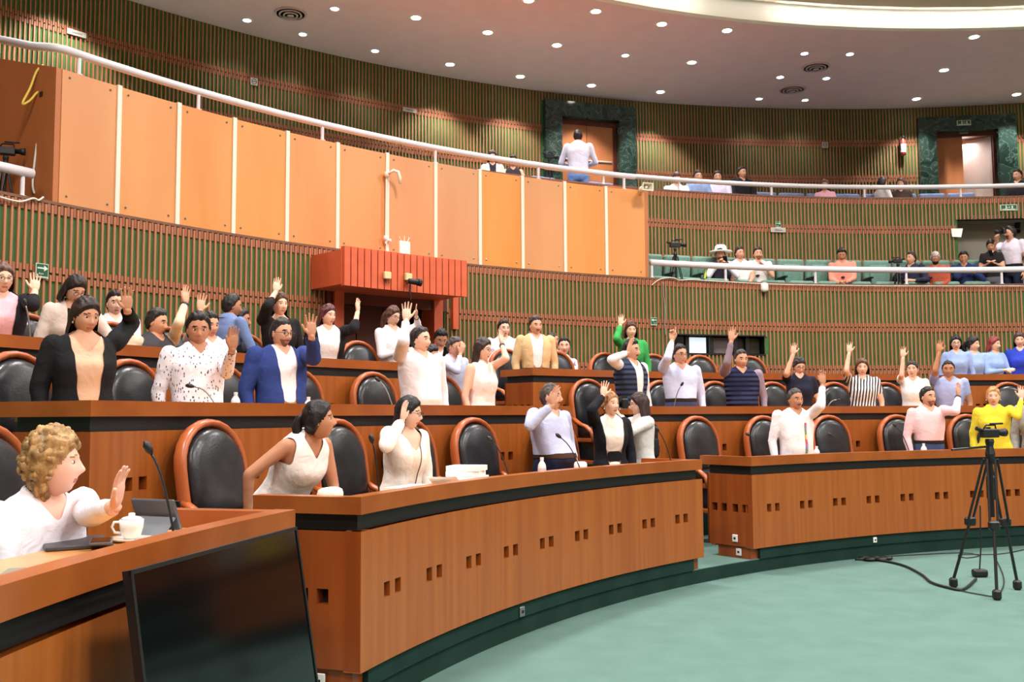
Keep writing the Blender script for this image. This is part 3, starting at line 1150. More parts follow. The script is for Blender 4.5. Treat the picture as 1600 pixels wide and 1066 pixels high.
for px, note in [(50, 'right of woman in pink blouse'), (180, 'below seated young man in striped polo'), (268, 'right of man in dark vest'),
                 (388, 'below man in blue shirt turning away'), (470, 'right of woman with raised arm near wall'), (566, 'empty, below the dark doors'),
                 (797, 'left of man in tan jacket'), (875, 'right of man in tan jacket'), (952, 'below woman in green jacket'),
                 (1027, 'empty, left of two empty ones'), (1100, 'empty, below the bright window'), (1178, 'empty, rightmost below the window')]:
    chair(px, 13.22, F3, note, 'third')


# ================================================================== THEATRE SEATS
def seat_proto(name, fab, w=0.52):
    t = empty(name)
    MB().rbox((0, -.22, .72), (w, .12, .52), .045, 3, rx=-.14).build('backrest', fab, t, smooth=True)
    MB().rbox((0, -.155, .70), (w * .62, .06, .36), .028, 2, rx=-.14).build('back_cushion', fab, t, smooth=True)
    MB().rbox((0, .06, .43), (w * .88, .48, .13), .045, 3, rx=.12).build('seat_cushion', fab, t, smooth=True)
    for s in (-1, 1):
        MB().rbox((s * (w / 2 + .012), .06, .60), (.05, .34, .04), .015, 2).build('armrest', BLKPL, t)
        MB().box((s * (w / 2 + .012), .0, .30), (.035, .28, .58)).build('side_panel', BLKPL, t)
    return t


SG = seat_proto('theatre_seat', SEATG)
SB = seat_proto('theatre_seat', SEATB)


def place_seat(proto, flag, R, a, z, label, group):
    o = proto if flag not in ch_used else copy_tree(proto)
    ch_used.append(flag)
    o.location = tuple(map(float, pol(R, a, z)))
    o.rotation_euler = (0, 0, math.radians(a + 90))
    tag(o, label, 'theatre seat', group)


a = azd(1022, 15.95, 420)
i = 0
dseat = math.degrees(0.555 / 15.95)
while a - dseat * i > DA - .2:
    ai = a - dseat * i
    place_seat(SG, 'g', 15.95, ai, FB1 + .2, 'green upholstered theatre seat in the lower balcony, %s from the orange box' % ORD(i), 'green balcony seats')
    i += 1
    if i > 18:
        break
n_green = i
dsb = math.degrees(0.56 / 16.95)
i = 0
for R, lo, hi, z, row in ((17.3, 85.9, 110.6, FB2, 'front'), (18.2, 86.2, 105.0, FB2 + .12, 'back')):
    k = 0
    aa = hi
    while aa > lo:
        if not (105.2 < aa < 109.6 and row == 'front'):
            place_seat(SB, 'b', R, aa, z, 'blue upholstered theatre seat in the upper balcony %s row, %s from the left' % (row, 'number ' + str(k + 1) if k > 19 else ORD(k)), 'blue balcony seats')
            k += 1
        aa -= dsb
for k, aa in enumerate((120.6, 118.6, 116.6, 114.6)):
    place_seat(SB, 'b', 17.3, aa, FB2, 'blue upholstered theatre seat left of the first marble door, %s from the left' % ORD(k), 'blue balcony seats')
place_seat(SB, 'b', 17.3, 79.0, FB2, 'blue upholstered theatre seat at the far right, under the man in black', 'blue balcony seats')


# ================================================================== DESK PROPS
def desk_pt(px, R, lip, dr=0.24):
    return pol(R + dr, azd(px, R + dr), lip - .075)


def mic(bx, tx, ty, R, lip, label, dr=.24, towards=0.0):
    b = desk_pt(bx, R, lip, dr)
    wd = depth(b) + towards
    tip = at_depth(tx, ty, wd)
    t = empty('gooseneck_microphone', b)
    tag(t, label, 'microphone', 'desk microphones')
    d = tip - b
    MB().rbox((0, 0, .015), (.07, .1, .03), .012, 2).build('base', BLKPL, t)
    pts = []
    for k in range(9):
        s = k / 8
        p = d * s
        p = p + np.array([0, 0, .05 * math.sin(PI * s)])
        pts.append(p)
    v, f = tube(pts, .0048 if R == R1 else .0055, 6)
    make('gooseneck', v, f, BLKPL if R == R1 else GREYM, t, smooth=True)
    e = pts[-1] - pts[-2]
    e /= np.linalg.norm(e)
    v, f = tube([pts[-1] - e * .005, pts[-1] + e * .01, pts[-1] + e * .035, pts[-1] + e * .05], [.006, .014, .015, .005], 10)
    make('foam_head', v, f, DARK, t, smooth=True)


mic(278, 236, 708, R1, L1, 'black gooseneck microphone beside the tablet in front of blonde woman')
mic(594, 582, 692, R1, L1, 'black gooseneck microphone between the two women in white')
mic(797, 769, 690, R1, L1, 'gooseneck microphone leaning left, right of the white papers')
mic(909, 876, 684, R1, L1, 'gooseneck microphone leaning left beside the light blue shirt man')
mic(1049, 1029, 674, R1, L1, 'gooseneck microphone at the right end of the middle front desk')
mic(1200, 1172, 681, R1, L1, 'gooseneck microphone at the left end of the right front desk')
mic(1322, 1300, 681, R1, L1, 'gooseneck microphone right of man in embroidered shirt')
mic(1421, 1400, 667, R1, L1, 'gooseneck microphone left of man in pink shirt')
mic(345, 302, 604, R2, L2, 'gooseneck microphone in front of man in patterned shirt')
mic(617, 593, 596, R2, L2, 'gooseneck microphone left of man with straight raised arm')
mic(1051, 1064, 603, R2, L2, 'gooseneck microphone in front of man pointing upward')
mic(1289, 1308, 625, R2, L2, 'low gooseneck microphone left of woman in striped blouse')
mic(46, 40, 477, R3, L3, 'gooseneck microphone beside woman in pink blouse on third row')


def bottle(px, R, lip, label, dr=.2, h=.2):
    p = desk_pt(px, R, lip, dr)
    t = empty('water_bottle', p)
    tag(t, label, 'bottle', 'water bottles on desks')
    r = .03
    MB().lathe([(r * .9, 0), (r, .01), (r, h * .6), (r * .85, h * .7), (r * .4, h * .84), (r * .38, h * .88)], n=14).build('body', mat('clear_plastic', (226, 230, 232), 0.15), t, smooth=True)
    MB().lathe([(r * 1.02, h * .3), (r * 1.02, h * .52)], n=14).build('wrapper', mat('bottle_wrapper', (206, 196, 206), 0.5), t)
    MB().lathe([(r * .45, h * .88), (r * .45, h)], n=12).build('cap', WHITEP, t)


bottle(846, R1, L1, 'small clear water bottle in front of man in light blue shirt', h=.16)
bottle(1274, R1, L1, 'small water bottle right of man in embroidered shirt', h=.14)
bottle(1441, R1, L1, 'small water bottle beside hand of man in pink shirt', h=.14)
bottle(368, R2, L2, 'small water bottle left of man in blue blazer', h=.15)
bottle(482, R2, L2, 'small water bottle right of man in blue blazer', h=.13)

# white papers / boxes on the middle front desk
p = desk_pt(728, R1, L1, .3)
t = empty('paper_stack', p, math.radians(azd(728, R1) + 90 + 12))
tag(t, 'stack of white papers on the middle front desk', 'papers')
for k in range(4):
    MB().box((.012 * k - .02, .01 * (k % 2), .0175 + .035 * k), (.30 - .03 * k, .22, .033), rz=.05 * (k % 3)).build('sheaf', PAPER, t)
p = desk_pt(705, R1, L1, .28)
t = empty('open_folder', p, math.radians(azd(705, R1) + 96))
tag(t, 'open white folder sloping left of the white papers', 'folder')
v = [(-.16, -.1, .0), (.0, -.1, .0), (.16, -.1, .085), (-.16, .1, .0), (.0, .1, .0), (.16, .1, .085)]
make('cover', v, [(0, 1, 4, 3), (1, 2, 5, 4)], PAPER, t)
MB().box((.02, 0, .015), (.2, .17, .03)).build('sheets', PAPER, t)
p = desk_pt(517, R1, L1, .3)
t = empty('folded_cloth', p, math.radians(azd(517, R1) + 90))
tag(t, 'small cream folded cloth under hand of woman in white vest', 'cloth')
MB().rbox((0, 0, .05), (.15, .1, .1), .03, 2).build('fold', cloth((236, 226, 210)), t, smooth=True)
p = desk_pt(990, R1, L1, .25)
tag(MB().rbox((0, 0, .05), (.1, .07, .1), .02, 2).build('tissue_pack', PAPER, loc=desk_pt(906, R1, L1, .3), smooth=True), 'crumpled white tissue right of light blue shirt man', 'tissue')
t = empty('paper_sheets', desk_pt(300, R1, L1, .28), math.radians(azd(300, R1) + 90))
tag(t, 'white sheets lying on the left front desk beyond the tablet', 'papers')
MB().box((0, 0, .004), (.30, .21, .008)).build('sheet', PAPER, t)
MB().box((.03, .03, .011), (.26, .19, .006), rz=.15).build('sheet', PAPER, t)
t = empty('paper_sheets', desk_pt(650, R1, L1, .32), math.radians(azd(650, R1) + 90))
tag(t, 'white sheets lying in front of woman in white blazer', 'papers')
MB().box((0, 0, .02), (.36, .24, .04)).build('sheet', PAPER, t)

# beige handbag at the left edge of the middle desk
t = empty('handbag', pol(10.0, azd(398, 10.0), F1 + .52), 0.3)
tag(t, 'beige handbag on chair seat under hand of woman in white vest', 'handbag')
MB().rbox((0, 0, .07), (.24, .14, .14), .05, 3).build('pouch', cloth((222, 196, 160)), t, smooth=True)
v, f = tube([(-.08, 0, .13), (-.05, 0, .19), (.05, 0, .19), (.08, 0, .13)], .008, 6)
make('strap', v, f, cloth((206, 176, 140)), t, smooth=True)

# tablet, cup, folder on the left desk
zt = L1 - .075
def onleft(px, py, z=zt):
    return hitZ(px, py, z)


p = onleft(258, 836)
tb = empty('tablet', p, math.radians(158))
tag(tb, 'grey tablet standing in a folding cover beside coffee cup', 'tablet')
TBG = mat('tablet_grey', (92, 94, 98), 0.35, 0.3)
v, f = [], []
MB().rbox((0, .05, .085), (.21, .012, .13), .005, 2, rx=-.38).build('slate', TBG, tb)
MB().box((-.075, .028, .125), (.04, .006, .025), rx=-.38).build('camera_patch', DARK, tb)
MB().box((0, .10, .04), (.21, .006, .1), rx=.75).build('stand_flap', mat('tablet_flap', (112, 116, 122), 0.6), tb)
p = onleft(205, 846)
cp = empty('coffee_cup', p, math.radians(-170))
tag(cp, 'white china coffee cup with lid and saucer on left desk', 'cup')
CHINA = mat('white_china', (240, 232, 222), 0.2)
MB().lathe([(.03, .0), (.07, .006), (.078, .014), (.072, .014), (.03, .008)], n=24).build('saucer', CHINA, cp, smooth=True)
MB().lathe([(.024, .01), (.034, .022), (.042, .05), (.044, .082), (.040, .082), (.036, .04)], n=20).build('bowl', CHINA, cp, smooth=True)
MB().lathe([(.043, .082), (.03, .09), (.012, .094), (.012, .104), (.004, .106)], n=16).build('lid', CHINA, cp, smooth=True)
v, f = tube([(.04, 0, .072), (.062, 0, .072), (.07, 0, .055), (.06, 0, .034), (.038, 0, .032)], .005, 6)
make('handle', v, f, CHINA, cp, smooth=True)
t = empty('leather_folder', onleft(118, 852), math.radians(-60))
tag(t, 'dark grey leather folder and phone on left desk before blonde woman', 'folder')
MB().rbox((0, 0, .008), (.30, .22, .016), .004, 1).build('cover', mat('folder_grey', (70, 70, 74), 0.5), t)
t = empty('mobile_phone', onleft(158, 849, zt + .018), math.radians(-70))
tag(t, 'grey mobile phone lying on dark folder beside coffee cup', 'phone')
MB().rbox((0, 0, .006), (.15, .075, .011), .004, 2).build('case', mat('phone_grey', (88, 90, 98), 0.3), t)
MB().box((0, 0, .0122), (.135, .065, .001)).build('screen', GLASSD, t)
t = empty('desk_blotter', onleft(20, 905), math.radians(-75))
tag(t, 'grey writing pad at the lower left desk edge', 'pad')
MB().rbox((0, 0, .004), (.34, .10, .008), .003, 1).build('sheet', mat('pad_grey', (128, 124, 112), 0.7), t)

# ------------------------------------------------------------------ television leaning at the left desk
ztv = 1.03
pA, pB = hitZ(202, 892, ztv), hitZ(463, 823, ztv)
ux = (pB - pA)
TW = np.linalg.norm(ux)
ux /= TW
nrm = np.array([ux[1], -ux[0], 0.0])
if nrm @ (CAM - pA) < 0:
    nrm = -nrm
tilt = 0.16
TH = TW * 0.58
dn = np.array([0, 0, -1.0]) * math.cos(tilt) + nrm * math.sin(tilt)
fn = np.cross(ux, dn)
if fn @ (CAM - pA) < 0:
    fn = -fn
tv = empty('television')
tag(tv, 'large black flat television facing the floor before the left desk', 'television')


def tvbox(u0, u1, d0, d1, n0, n1):
    v = [pA + ux * u + dn * d + fn * n for n in (n0, n1) for d in (d0, d1) for u in (u0, u1)]
    f = [(0, 1, 3, 2), (4, 6, 7, 5), (0, 4, 5, 1), (2, 3, 7, 6), (0, 2, 6, 4), (1, 5, 7, 3)]
    return v, f


v, f = tvbox(0, TW, 0, TH, -.022, -.004)
make('back_shell', v, f, BLKPL, tv)
v, f = tvbox(.012, TW - .012, .012, TH - .02, -.004, .0)
make('screen', v, f, GLASSD, tv)
m = MB()
for (a_, b_, c_, d_) in ((0, TW, 0, .012), (0, TW, TH - .02, TH), (0, .012, 0, TH), (TW - .012, TW, 0, TH)):
    m.add(*tvbox(a_, b_, c_, d_, -.004, .004))
m.build('bezel', mat('tv_bezel', (20, 19, 19), 0.4), tv)
for u in (TW * .25, TW * .75):
    q = pA + ux * u + dn * TH - fn * .02
    MB().tube([q, np.array([q[0], q[1], .012])], .018, 8).tube([np.array([q[0], q[1], .012]) - nrm * .12, np.array([q[0], q[1], .012]) + nrm * .14], .014, 8).build('leg', BLKPL, tv)


# ================================================================== TRIPODS AND CAMERAS
def video_camera(loc, ang, s, label):
    t = empty('video_camera', loc, ang)
    tag(t, label, 'camera')
    t.scale = (s, s, s)
    MB().rbox((0, 0, .09), (.13, .30, .14), .02, 2).build('body', BLKPL, t)
    v, f = tube([(0, .15, .1), (0, .22, .1), (0, .23, .1), (0, .31, .1)], [.045, .045, .06, .066], 14)
    make('lens', v, f, DARK, t, smooth=True)
    v, f = tube([(0, .13, .15), (0, .12, .22), (0, -.06, .22), (0, -.1, .16)], .014, 8)
    make('handle', v, f, BLKPL, t, smooth=True)
    v, f = tube([(.05, -.02, .24), (.05, .22, .245)], .016, 8)
    make('shotgun_microphone', v, f, DARK, t, smooth=True)
    MB().rbox((-.11, .08, .15), (.10, .015, .075), .004, 1).build('viewfinder_screen', DARK, t)
    v, f = tube([(0, -.14, .14), (0, -.24, .17)], [.028, .034], 10)
    make('eyepiece', v, f, DARK, t)
    return t


def tripod(feet, top, label, handle=None, s=1.0):
    c = np.mean(np.array(feet), axis=0)
    t = empty('tripod', c)
    tag(t, label, 'tripod')
    T = np.asarray(top, float) - c
    for ft in feet:
        f0 = np.asarray(ft, float) - c
        hub = T + np.array([0, 0, -.16 * s]) + (f0 - np.array([0, 0, f0[2]])) * .12
        mid = hub + (f0 - hub) * .48
        side = np.cross(f0 - hub, np.array([0, 0, 1.0]))
        side = side / (np.linalg.norm(side) + 1e-9) * .028 * s
        m = MB().tube([hub + side, mid + side], .010 * s, 6).tube([hub - side, mid - side], .010 * s, 6)
        m.tube([mid - (f0 - hub) * .03, f0 + np.array([0, 0, .06 * s])], .012 * s, 6)
        leg = m.build('leg', BLKPL, t)
        MB().rbox(mid, (.085 * s, .05 * s, .07 * s), .012 * s, 1).build('clamp', BLKPL, leg)
        MB().rbox(f0 + np.array([0, 0, .04 * s]), (.06 * s, .06 * s, .08 * s), .015 * s, 1).build('foot', DARK, leg)
    MB().lathe([(.03 * s, -.18 * s), (.038 * s, -.12 * s), (.026 * s, -.06 * s), (.034 * s, -.02 * s), (.03 * s, .0)], T, 12).build('head', BLKPL, t)
    MB().tube([T + np.array([0, 0, -.18 * s]), T + np.array([0, 0, -.62 * s])], .016 * s, 8).build('centre_column', BLKPL, t)
    if handle is not None:
        MB().tube([T + np.array([0, 0, -.06 * s]), np.asarray(handle) - c], .009 * s, 6).build('pan_handle', BLKPL, t)
    return t


feet = [hitZ(1490, 918, 0), hitZ(1558, 938, 0), hitZ(1590, 922, 0)]
wd = depth(np.mean(np.array(feet), axis=0))
top = at_depth(1546, 686, wd)
tr = tripod(feet, top, 'tall black tripod standing on the green floor before the right desk', at_depth(1487, 703, wd - .25))
MB().rbox(at_depth(1549, 762, wd) - np.mean(np.array(feet), axis=0), (.07, .06, .20), .02, 2).build('battery_pack', BLKPL, tr)
video_camera(top, math.radians(-75), 0.5, 'black video camera on the tall tripod before woman in yellow')


def small_tripod(px, py, R, zfl, label, clabel, ang, s, sp=.3):
    top = hitR(px, py, R)
    feet = [np.array([top[0] + sp * math.cos(q), top[1] + sp * math.sin(q), zfl]) for q in (0.3, 2.4, 4.5)]
    tripod(feet, top, label, s=.9)
    video_camera(top, ang, s, clabel)


small_tripod(1055, 388, 15.5, FB1, 'black tripod in the lower balcony next to the orange box', 'black video camera in the lower balcony next to the orange box', math.radians(-80), .62, .26)
small_tripod(1403, 412, 15.5, FB1, 'black tripod in front of man in dark jacket, lower balcony', 'black camcorder in front of man in dark jacket', math.radians(60), .5, .2)
small_tripod(858, 249, 17.5, FB2, 'black tripod beside the first marble door', 'black video camera beside the first marble door', math.radians(-60), .6, .25)
small_tripod(9, 244, 15.55, FB1, 'black tripod behind the short railing at the left edge', 'black video camera behind the short railing at the left edge', math.radians(-70), .6, .2)

# cables on the floor
def cable(name, pts, r, m_, label, cat='cable'):
    P = []
    for k in range(len(pts) - 1):
        p0, p1 = pts[max(k - 1, 0)], pts[k]
        p2, p3 = pts[k + 1], pts[min(k + 2, len(pts) - 1)]
        for j in range(6):
            s = j / 6
            P.append(0.5 * ((2 * p1) + (-p0 + p2) * s + (2 * p0 - 5 * p1 + 4 * p2 - p3) * s * s + (-p0 + 3 * p1 - 3 * p2 + p3) * s ** 3))
    P.append(pts[-1])
    v, f = tube(P, r, 6)
    o = make(name, v, f, m_, smooth=True)
    tag(o, label, cat)
    return o


cable('floor_cable', [hitZ(x, y, .012) for x, y in [(1336, 874), (1375, 876), (1412, 884), (1440, 898), (1455, 910), (1480, 918), (1505, 921), (1525, 905)]], .012, CABLEB,
      'thick black cable snaking over the green floor to the tripod')
cable('floor_cable', [hitZ(x, y, .008) for x, y in [(1495, 922), (1530, 929), (1556, 931), (1568, 915), (1566, 895), (1553, 868)]], .005, CABLEB, 'thin black cable looping around the tripod feet')
cable('floor_cable', [hitZ(x, y, .008) for x, y in [(1375, 870), (1430, 867), (1500, 864), (1530, 868), (1510, 872), (1500, 867), (1560, 866), (1600, 859)]], .005, CABLEB, 'thin dark cable along the base of the right desk')
m = MB()
for k in range(5):
    p = hitZ(1350 + 9 * k, 872 + (k % 2) * 2, .02)
    m.ellip(p, (.06, .05, .02))
tag(m.build('cable_bundle', CABLEB, smooth=True), 'heap of coiled black cable at the foot of the right desk', 'cable')
t = empty('power_adapter', hitZ(1531, 902, 0))
tag(t, 'black power adapter hanging by the tripod on the floor', 'adapter')
MB().rbox((0, 0, .035), (.13, .07, .07), .02, 2).build('case', BLKPL, t)
v, f = tube([np.zeros(3) + [0, 0, .06], np.array([.02, 0, .25]), np.array([.03, .0, .62])], .006, 6)
make('lead', v, f, CABLEB, t)


# power outlets
def outlet(p, a, label, s=.075, m_=None):
    t = empty('power_outlet', p, math.radians(a))
    tag(t, label, 'outlet', 'power outlets')
    MB().rbox((0, 0, 0), (.012, s, s * 1.1), .004, 1).build('plate', m_ or WHITEP, t)
    MB().box((-.007 if True else 0, 0, 0), (.004, s * .35, s * .3)).build('socket', DARK, t)


a = azd(814, R1 + .02, 940)
outlet(pol(R1 + .012, a, .16), a, 'dark outlet below the middle front desk', .06, GREYM)
a = azd(1366, R1 + .02, 840)
outlet(pol(R1 + .012, a, .17), a, 'pale outlet below the right front desk', .05)
da1 = 128.96
for (dr, z, lab) in ((.20, .30, 'white outlet on the end panel of the right front desk'), (.18, .175, 'white outlet on the plinth of the right front desk')):
    p = pol(R1 + dr, da1 + (.05 if z > .25 else -.1), z)
    outlet(p, da1 - 90, lab, .06)
p = pol(R1 + .22, 161.63 + .02, .17)
outlet(p, 161.63 - 90, 'white outlet on the plinth of the middle front desk', .07)
a = 129.2
outlet(pol(R2 + .25, a + .05, 1.33), a - 90, 'grey switch plate on the end of the second row desk', .06, GREYM)


# ================================================================== SIGNS AND WALL FITTINGS
def text_mesh(name, s, size, m_, parent, loc, rot):
    cu = bpy.data.curves.new(name, 'FONT')
    cu.body = s
    cu.size = size
    cu.align_x = 'CENTER'
    cu.align_y = 'CENTER'
    cu.extrude = 0.001
    o = bpy.data.objects.new(name + '_tmp', cu)
    COL.objects.link(o)
    dg = bpy.context.evaluated_depsgraph_get()
    me = bpy.data.meshes.new_from_object(o.evaluated_get(dg))
    bpy.data.objects.remove(o)
    me.materials.clear()
    me.materials.append(m_)
    q = bpy.data.objects.new(name, me)
    COL.objects.link(q)
    q.parent = parent
    q.location = loc
    q.rotation_euler = rot
    return q


def wall_thing(name, R, px, py, label, cat, group=None):
    """an Empty on a curved wall; local +Y is up the wall plane normal towards the hall, X runs right"""
    p = hitR(px, py, R)
    a = math.degrees(math.atan2(p[1], p[0]))
    t = empty(name, p, math.radians(a + 90))       # local +Y points to the centre, local X to the viewer's left
    tag(t, label, cat, group)
    return t


def face_text(t, s, size, x, z, m_, y=.012):
    return text_mesh('lettering', s, size, m_, t, (x, y, z), (PI / 2, 0, PI))


def arrow(t, z, w_, dirn):
    m = MB()
    d = -dirn
    m.box((-.15 * w_ * d, .011, z), (.55 * w_, .003, .12 * w_))
    x0 = .12 * w_ * d
    v = [(x0, .0125, z + .24 * w_), (x0, .0125, z - .24 * w_), (x0 + .34 * w_ * d, .0125, z)]
    m.add([np.array(q) for q in v], [(0, 1, 2)] if d > 0 else [(0, 2, 1)])
    m.build('arrow', SIGNW, t)


def exit_sign(R, px, py, s, d, label):
    t = wall_thing('exit_sign', R, px, py, label, 'sign', 'green evacuation signs')
    MB().box((0, 0, 0), (s, .012, s * 1.12)).build('plate', SIGNW, t)
    MB().box((0, .005, .03 * s), (s * .9, .01, s * .96)).build('field', SIGNG, t)
    arrow(t, .2 * s, s * .95, d)
    face_text(t, 'Ruta', s * .2, .1 * s * d, -.22 * s, SIGNW)
    MB().box((0, .0105, -.46 * s), (s * .85, .003, s * .07)).build('bar', SIGNW, t)


exit_sign(W1 - .04, 65.5, 423.5, .135, 1, 'small green exit sign with right arrow on the left slatted wall')
exit_sign(W1 - .04, 1021.5, 502.5, .115, -1, 'small green exit sign with left arrow below the orange box corner')
exit_sign(W2 - .04, 1216, 351, .105, 1, 'small green exit sign with right arrow above a silence plate')


def wide_sign(R, px, py, w_, h_, label):
    t = wall_thing('exit_sign', R, px, py, label, 'sign', 'wide green exit signs')
    MB().box((0, 0, 0), (w_, .012, h_)).build('plate', SIGNW, t)
    MB().box((0, .005, .0), (w_ * .9, .01, h_ * .82)).build('field', SIGNG, t)
    m = MB().ellip((.16 * w_, .0115, .27 * h_), (.035 * w_, .002, .1 * h_)).box((.15 * w_, .0115, .05 * h_), (.07 * w_, .003, .3 * h_))
    m.box((.19 * w_, .0115, -.13 * h_), (.03 * w_, .003, .2 * h_)).box((.12 * w_, .0115, -.13 * h_), (.03 * w_, .003, .2 * h_))
    m.build('running_figure', SIGNW, t)
    arrow(t, .05 * h_, w_ * .2, 1)
    MB().box((-.2 * w_, .0115, .05 * h_), (.09 * w_, .003, .45 * h_)).build('doorway', SIGNW, t)
    MB().box((0, .0115, -.3 * h_), (w_ * .8, .003, .14 * h_)).build('bar', SIGNW, t)


wide_sign(W3 - .2, 1506, 192, .30, .115, 'dark green exit sign on the marble lintel of the open door')
wide_sign(W2 - .04, 1576, 324.5, .31, .115, 'wide green exit sign above the grey recess')


def silence(R, px, py, w_, label):
    t = wall_thing('silence_plate', R, px, py, label, 'sign', 'silence plates')
    MB().rbox((0, 0, 0), (w_, .012, w_ * .3), .004, 1).build('plate', SIGNA, t)
    face_text(t, 'Silencio', w_ * .17, 0, 0, INK)


silence(W3 - .04, 120, 52, .31, 'grey Silencio plate on the upper wall, far left')
silence(W3 - .04, 640, 172, .30, 'grey Silencio plate on the upper wall left of the marble door')
silence(W2 - .05, 1216, 359.5, .30, 'grey Silencio plate under the green arrow sign, lower balcony')
for px, py, lab in ((397, 127.5, 'white no smoking plate on the upper wall at the left'), (1289, 226.5, 'white no smoking plate on the upper wall between the marble doors')):
    t = wall_thing('no_smoking_plate', W3 - .04, px, py, lab, 'sign', 'no smoking plates')
    MB().box((0, 0, 0), (.135, .012, .135)).build('plate', SIGNA, t)
    v, f = tube([(.045 * math.cos(q), .009, .045 * math.sin(q)) for q in np.linspace(0, 2 * PI, 20, endpoint=False)], .005, 6, closed=True)
    make('ring', v, f, INK, t)
    MB().box((0, .009, .0), (.075, .004, .012)).build('cigarette', INK, t)

t = wall_thing('fire_extinguisher', W3 - .12, 1411, 229, 'red fire extinguisher hanging on the wall left of open door', 'extinguisher')
MB().lathe([(.05, -.2), (.06, -.18), (.06, .12), (.03, .17), (.02, .2)], n=14).build('cylinder', RED, t, smooth=True)
MB().lathe([(.062, -.14), (.062, .05)], n=14).build('label_wrap', PAPER, t)
MB().box((0, 0, .22), (.04, .1, .04)).build('valve', DARK, t)
v, f = tube([(.02, .03, .22), (.08, .04, .15), (.07, .04, -.1)], .01, 6)
make('hose', v, f, DARK, t)

# horn loudspeaker on the right corner of the orange box
t = wall_thing('horn_loudspeaker', W1 - .12, 1007, 294, 'cream horn loudspeaker on the top right corner of the orange box', 'loudspeaker')
CR = mat('horn_cream', (232, 224, 204), 0.5)
o_ = [(-.1, .12, -.065), (.1, .12, -.065), (.1, .12, .065), (-.1, .12, .065)]
i_ = [(-.085, .115, -.05), (.085, .115, -.05), (.085, .115, .05), (-.085, .115, .05)]
b_ = [(-.03, -.03, -.03), (.03, -.03, -.03), (.03, -.03, .03), (-.03, -.03, .03)]
v = o_ + i_ + b_
f = []
for k in range(4):
    l = (k + 1) % 4
    f += [(k, l, 4 + l, 4 + k), (4 + k, 4 + l, 8 + l, 8 + k), (k, 8 + k, 8 + l, l)]
make('flare', v, f, CR, t)
MB().ellip((0, .03, 0), (.03, .06, .03), 10, 6).build('throat', CR, t, smooth=True)
MB().tube([(0, -.02, 0), (0, -.1, 0)], .05, 12).build('driver', CR, t)

# curved lamp arm with conduit on the orange box
t = wall_thing('wall_lamp', W1 - .03, 604, 273, 'cream curved lamp arm with white conduit on the orange box', 'lamp')
MB().ellip((0, .02, 0), (.05, .04, .05)).build('rose', STRIP, t, smooth=True)
v, f = tube([(0, .05, 0), (-.05, .1, .05), (-.11, .12, .03), (-.14, .12, -.05), (-.145, .12, -.13)], [.018, .022, .026, .026, .014], 8)
make('arm', v, f, STRIP, t, smooth=True)
MB().tube([(0, .0, -.05), (0.01, .0, -.98)], .016, 6).build('conduit', STRIP, t)
MB().ellip((.02, .01, -.9), (.03, .03, .04)).ellip((-.05, .01, -.93), (.025, .03, .03)).build('fitting', WHITEP, t)
t = wall_thing('wireless_router', W1 - .35, 632, 388, 'white wireless router box with antennas above the red canopy', 'router')
MB().rbox((0, 0, 0), (.17, .04, .19), .01, 2).build('case', WHITEP, t)
for x, q in ((-.05, -.5), (0, 0), (.05, .6)):
    v, f = tube([(x, 0, .09), (x + .06 * math.sin(q), 0, .09 + .08 * math.cos(q))], .005, 5)
    make('antenna', v, f, WHITEP, t)
MB().box((.04, 0, -.13), (.05, .05, .1)).build('bracket', WHITEP, t)
for px, py, lab in ((605, 430.5, 'small yellowish junction box on the canopy front, left one'), (638, 433, 'small yellowish junction box behind the canopy camera')):
    t = wall_thing('junction_box', RC - .06, px, py, lab, 'junction box', 'junction boxes on the canopy')
    MB().rbox((0, 0, 0), (.105, .05, .095), .008, 1).build('case', CREAMP, t)
    MB().tube([(.02, 0, -.05), (.02, 0, -.1)], .006, 5).tube([(-.03, 0, -.05), (-.03, 0, -.1)], .006, 5).build('lead', DARK, t)
t = wall_thing('security_camera', RC - .16, 645, 440, 'small black camera on the front of the red canopy', 'camera')
v, f = tube([(.06, .0, 0), (-.02, .0, .0), (-.09, .02, -.005)], [.035, .04, .045], 10)
make('barrel', v, f, DARK, t, smooth=True)
v, f = tube([(-.07, .015, -.005), (-.115, .02, -.008)], [.048, .05], 10)
make('lens_hood', v, f, DARK, t)
MB().box((.0, -.05, .01), (.06, .1, .03)).build('bracket', GREYM, t)
v, f = tube([(.02, -.03, -.04), (.03, -.03, -.14), (.01, -.03, -.24)], .01, 6)
make('lead', v, f, DARK, t)

# white sensor below the lower balcony, paper notice, cables along the parapets
t = wall_thing('wall_speaker', W1 - .06, 1194.5, 449, 'small white rounded speaker under the lower balcony edge', 'speaker')
MB().rbox((0, 0, 0), (.13, .1, .16), .045, 3).build('case', WHITEP, t, smooth=True)
MB().box((0, -.03, -.09), (.04, .04, .06)).build('bracket', DARK, t)
t = wall_thing('paper_notice', W2 - .05, 1495.5, 364.5, 'white paper notice pinned left of the grey recess', 'notice')
v = [(-.11, .004, .09), (.11, .004, .09), (.105, .02, -.07), (-.06, .03, -.085)]
make('sheet', v, [(0, 1, 2, 3)], PAPER, t)
MB().box((0, .0, .085), (.05, .012, .012)).build('tape', WHITEP, t)
cable('wall_cable', [hitR(x, y, W1 - .05) for x, y in [(1018, 446), (1030, 437), (1045, 434), (1055, 435), (1062, 438), (1080, 437), (1110, 439), (1180, 443), (1240, 445), (1300, 446), (1400, 447), (1500, 447), (1600, 447)]], .007, CABLEW,
      'white cable sagging along the lower balcony edge right of the box')
cable('wall_cable', [hitR(x, y, W1 - .05) for x, y in [(1036, 441), (1037, 460), (1039, 480), (1039, 505), (1040, 524)]], .008, mat('grey_cable', (150, 150, 148), 0.5), 'pale cable dropping down the slatted wall to the window')
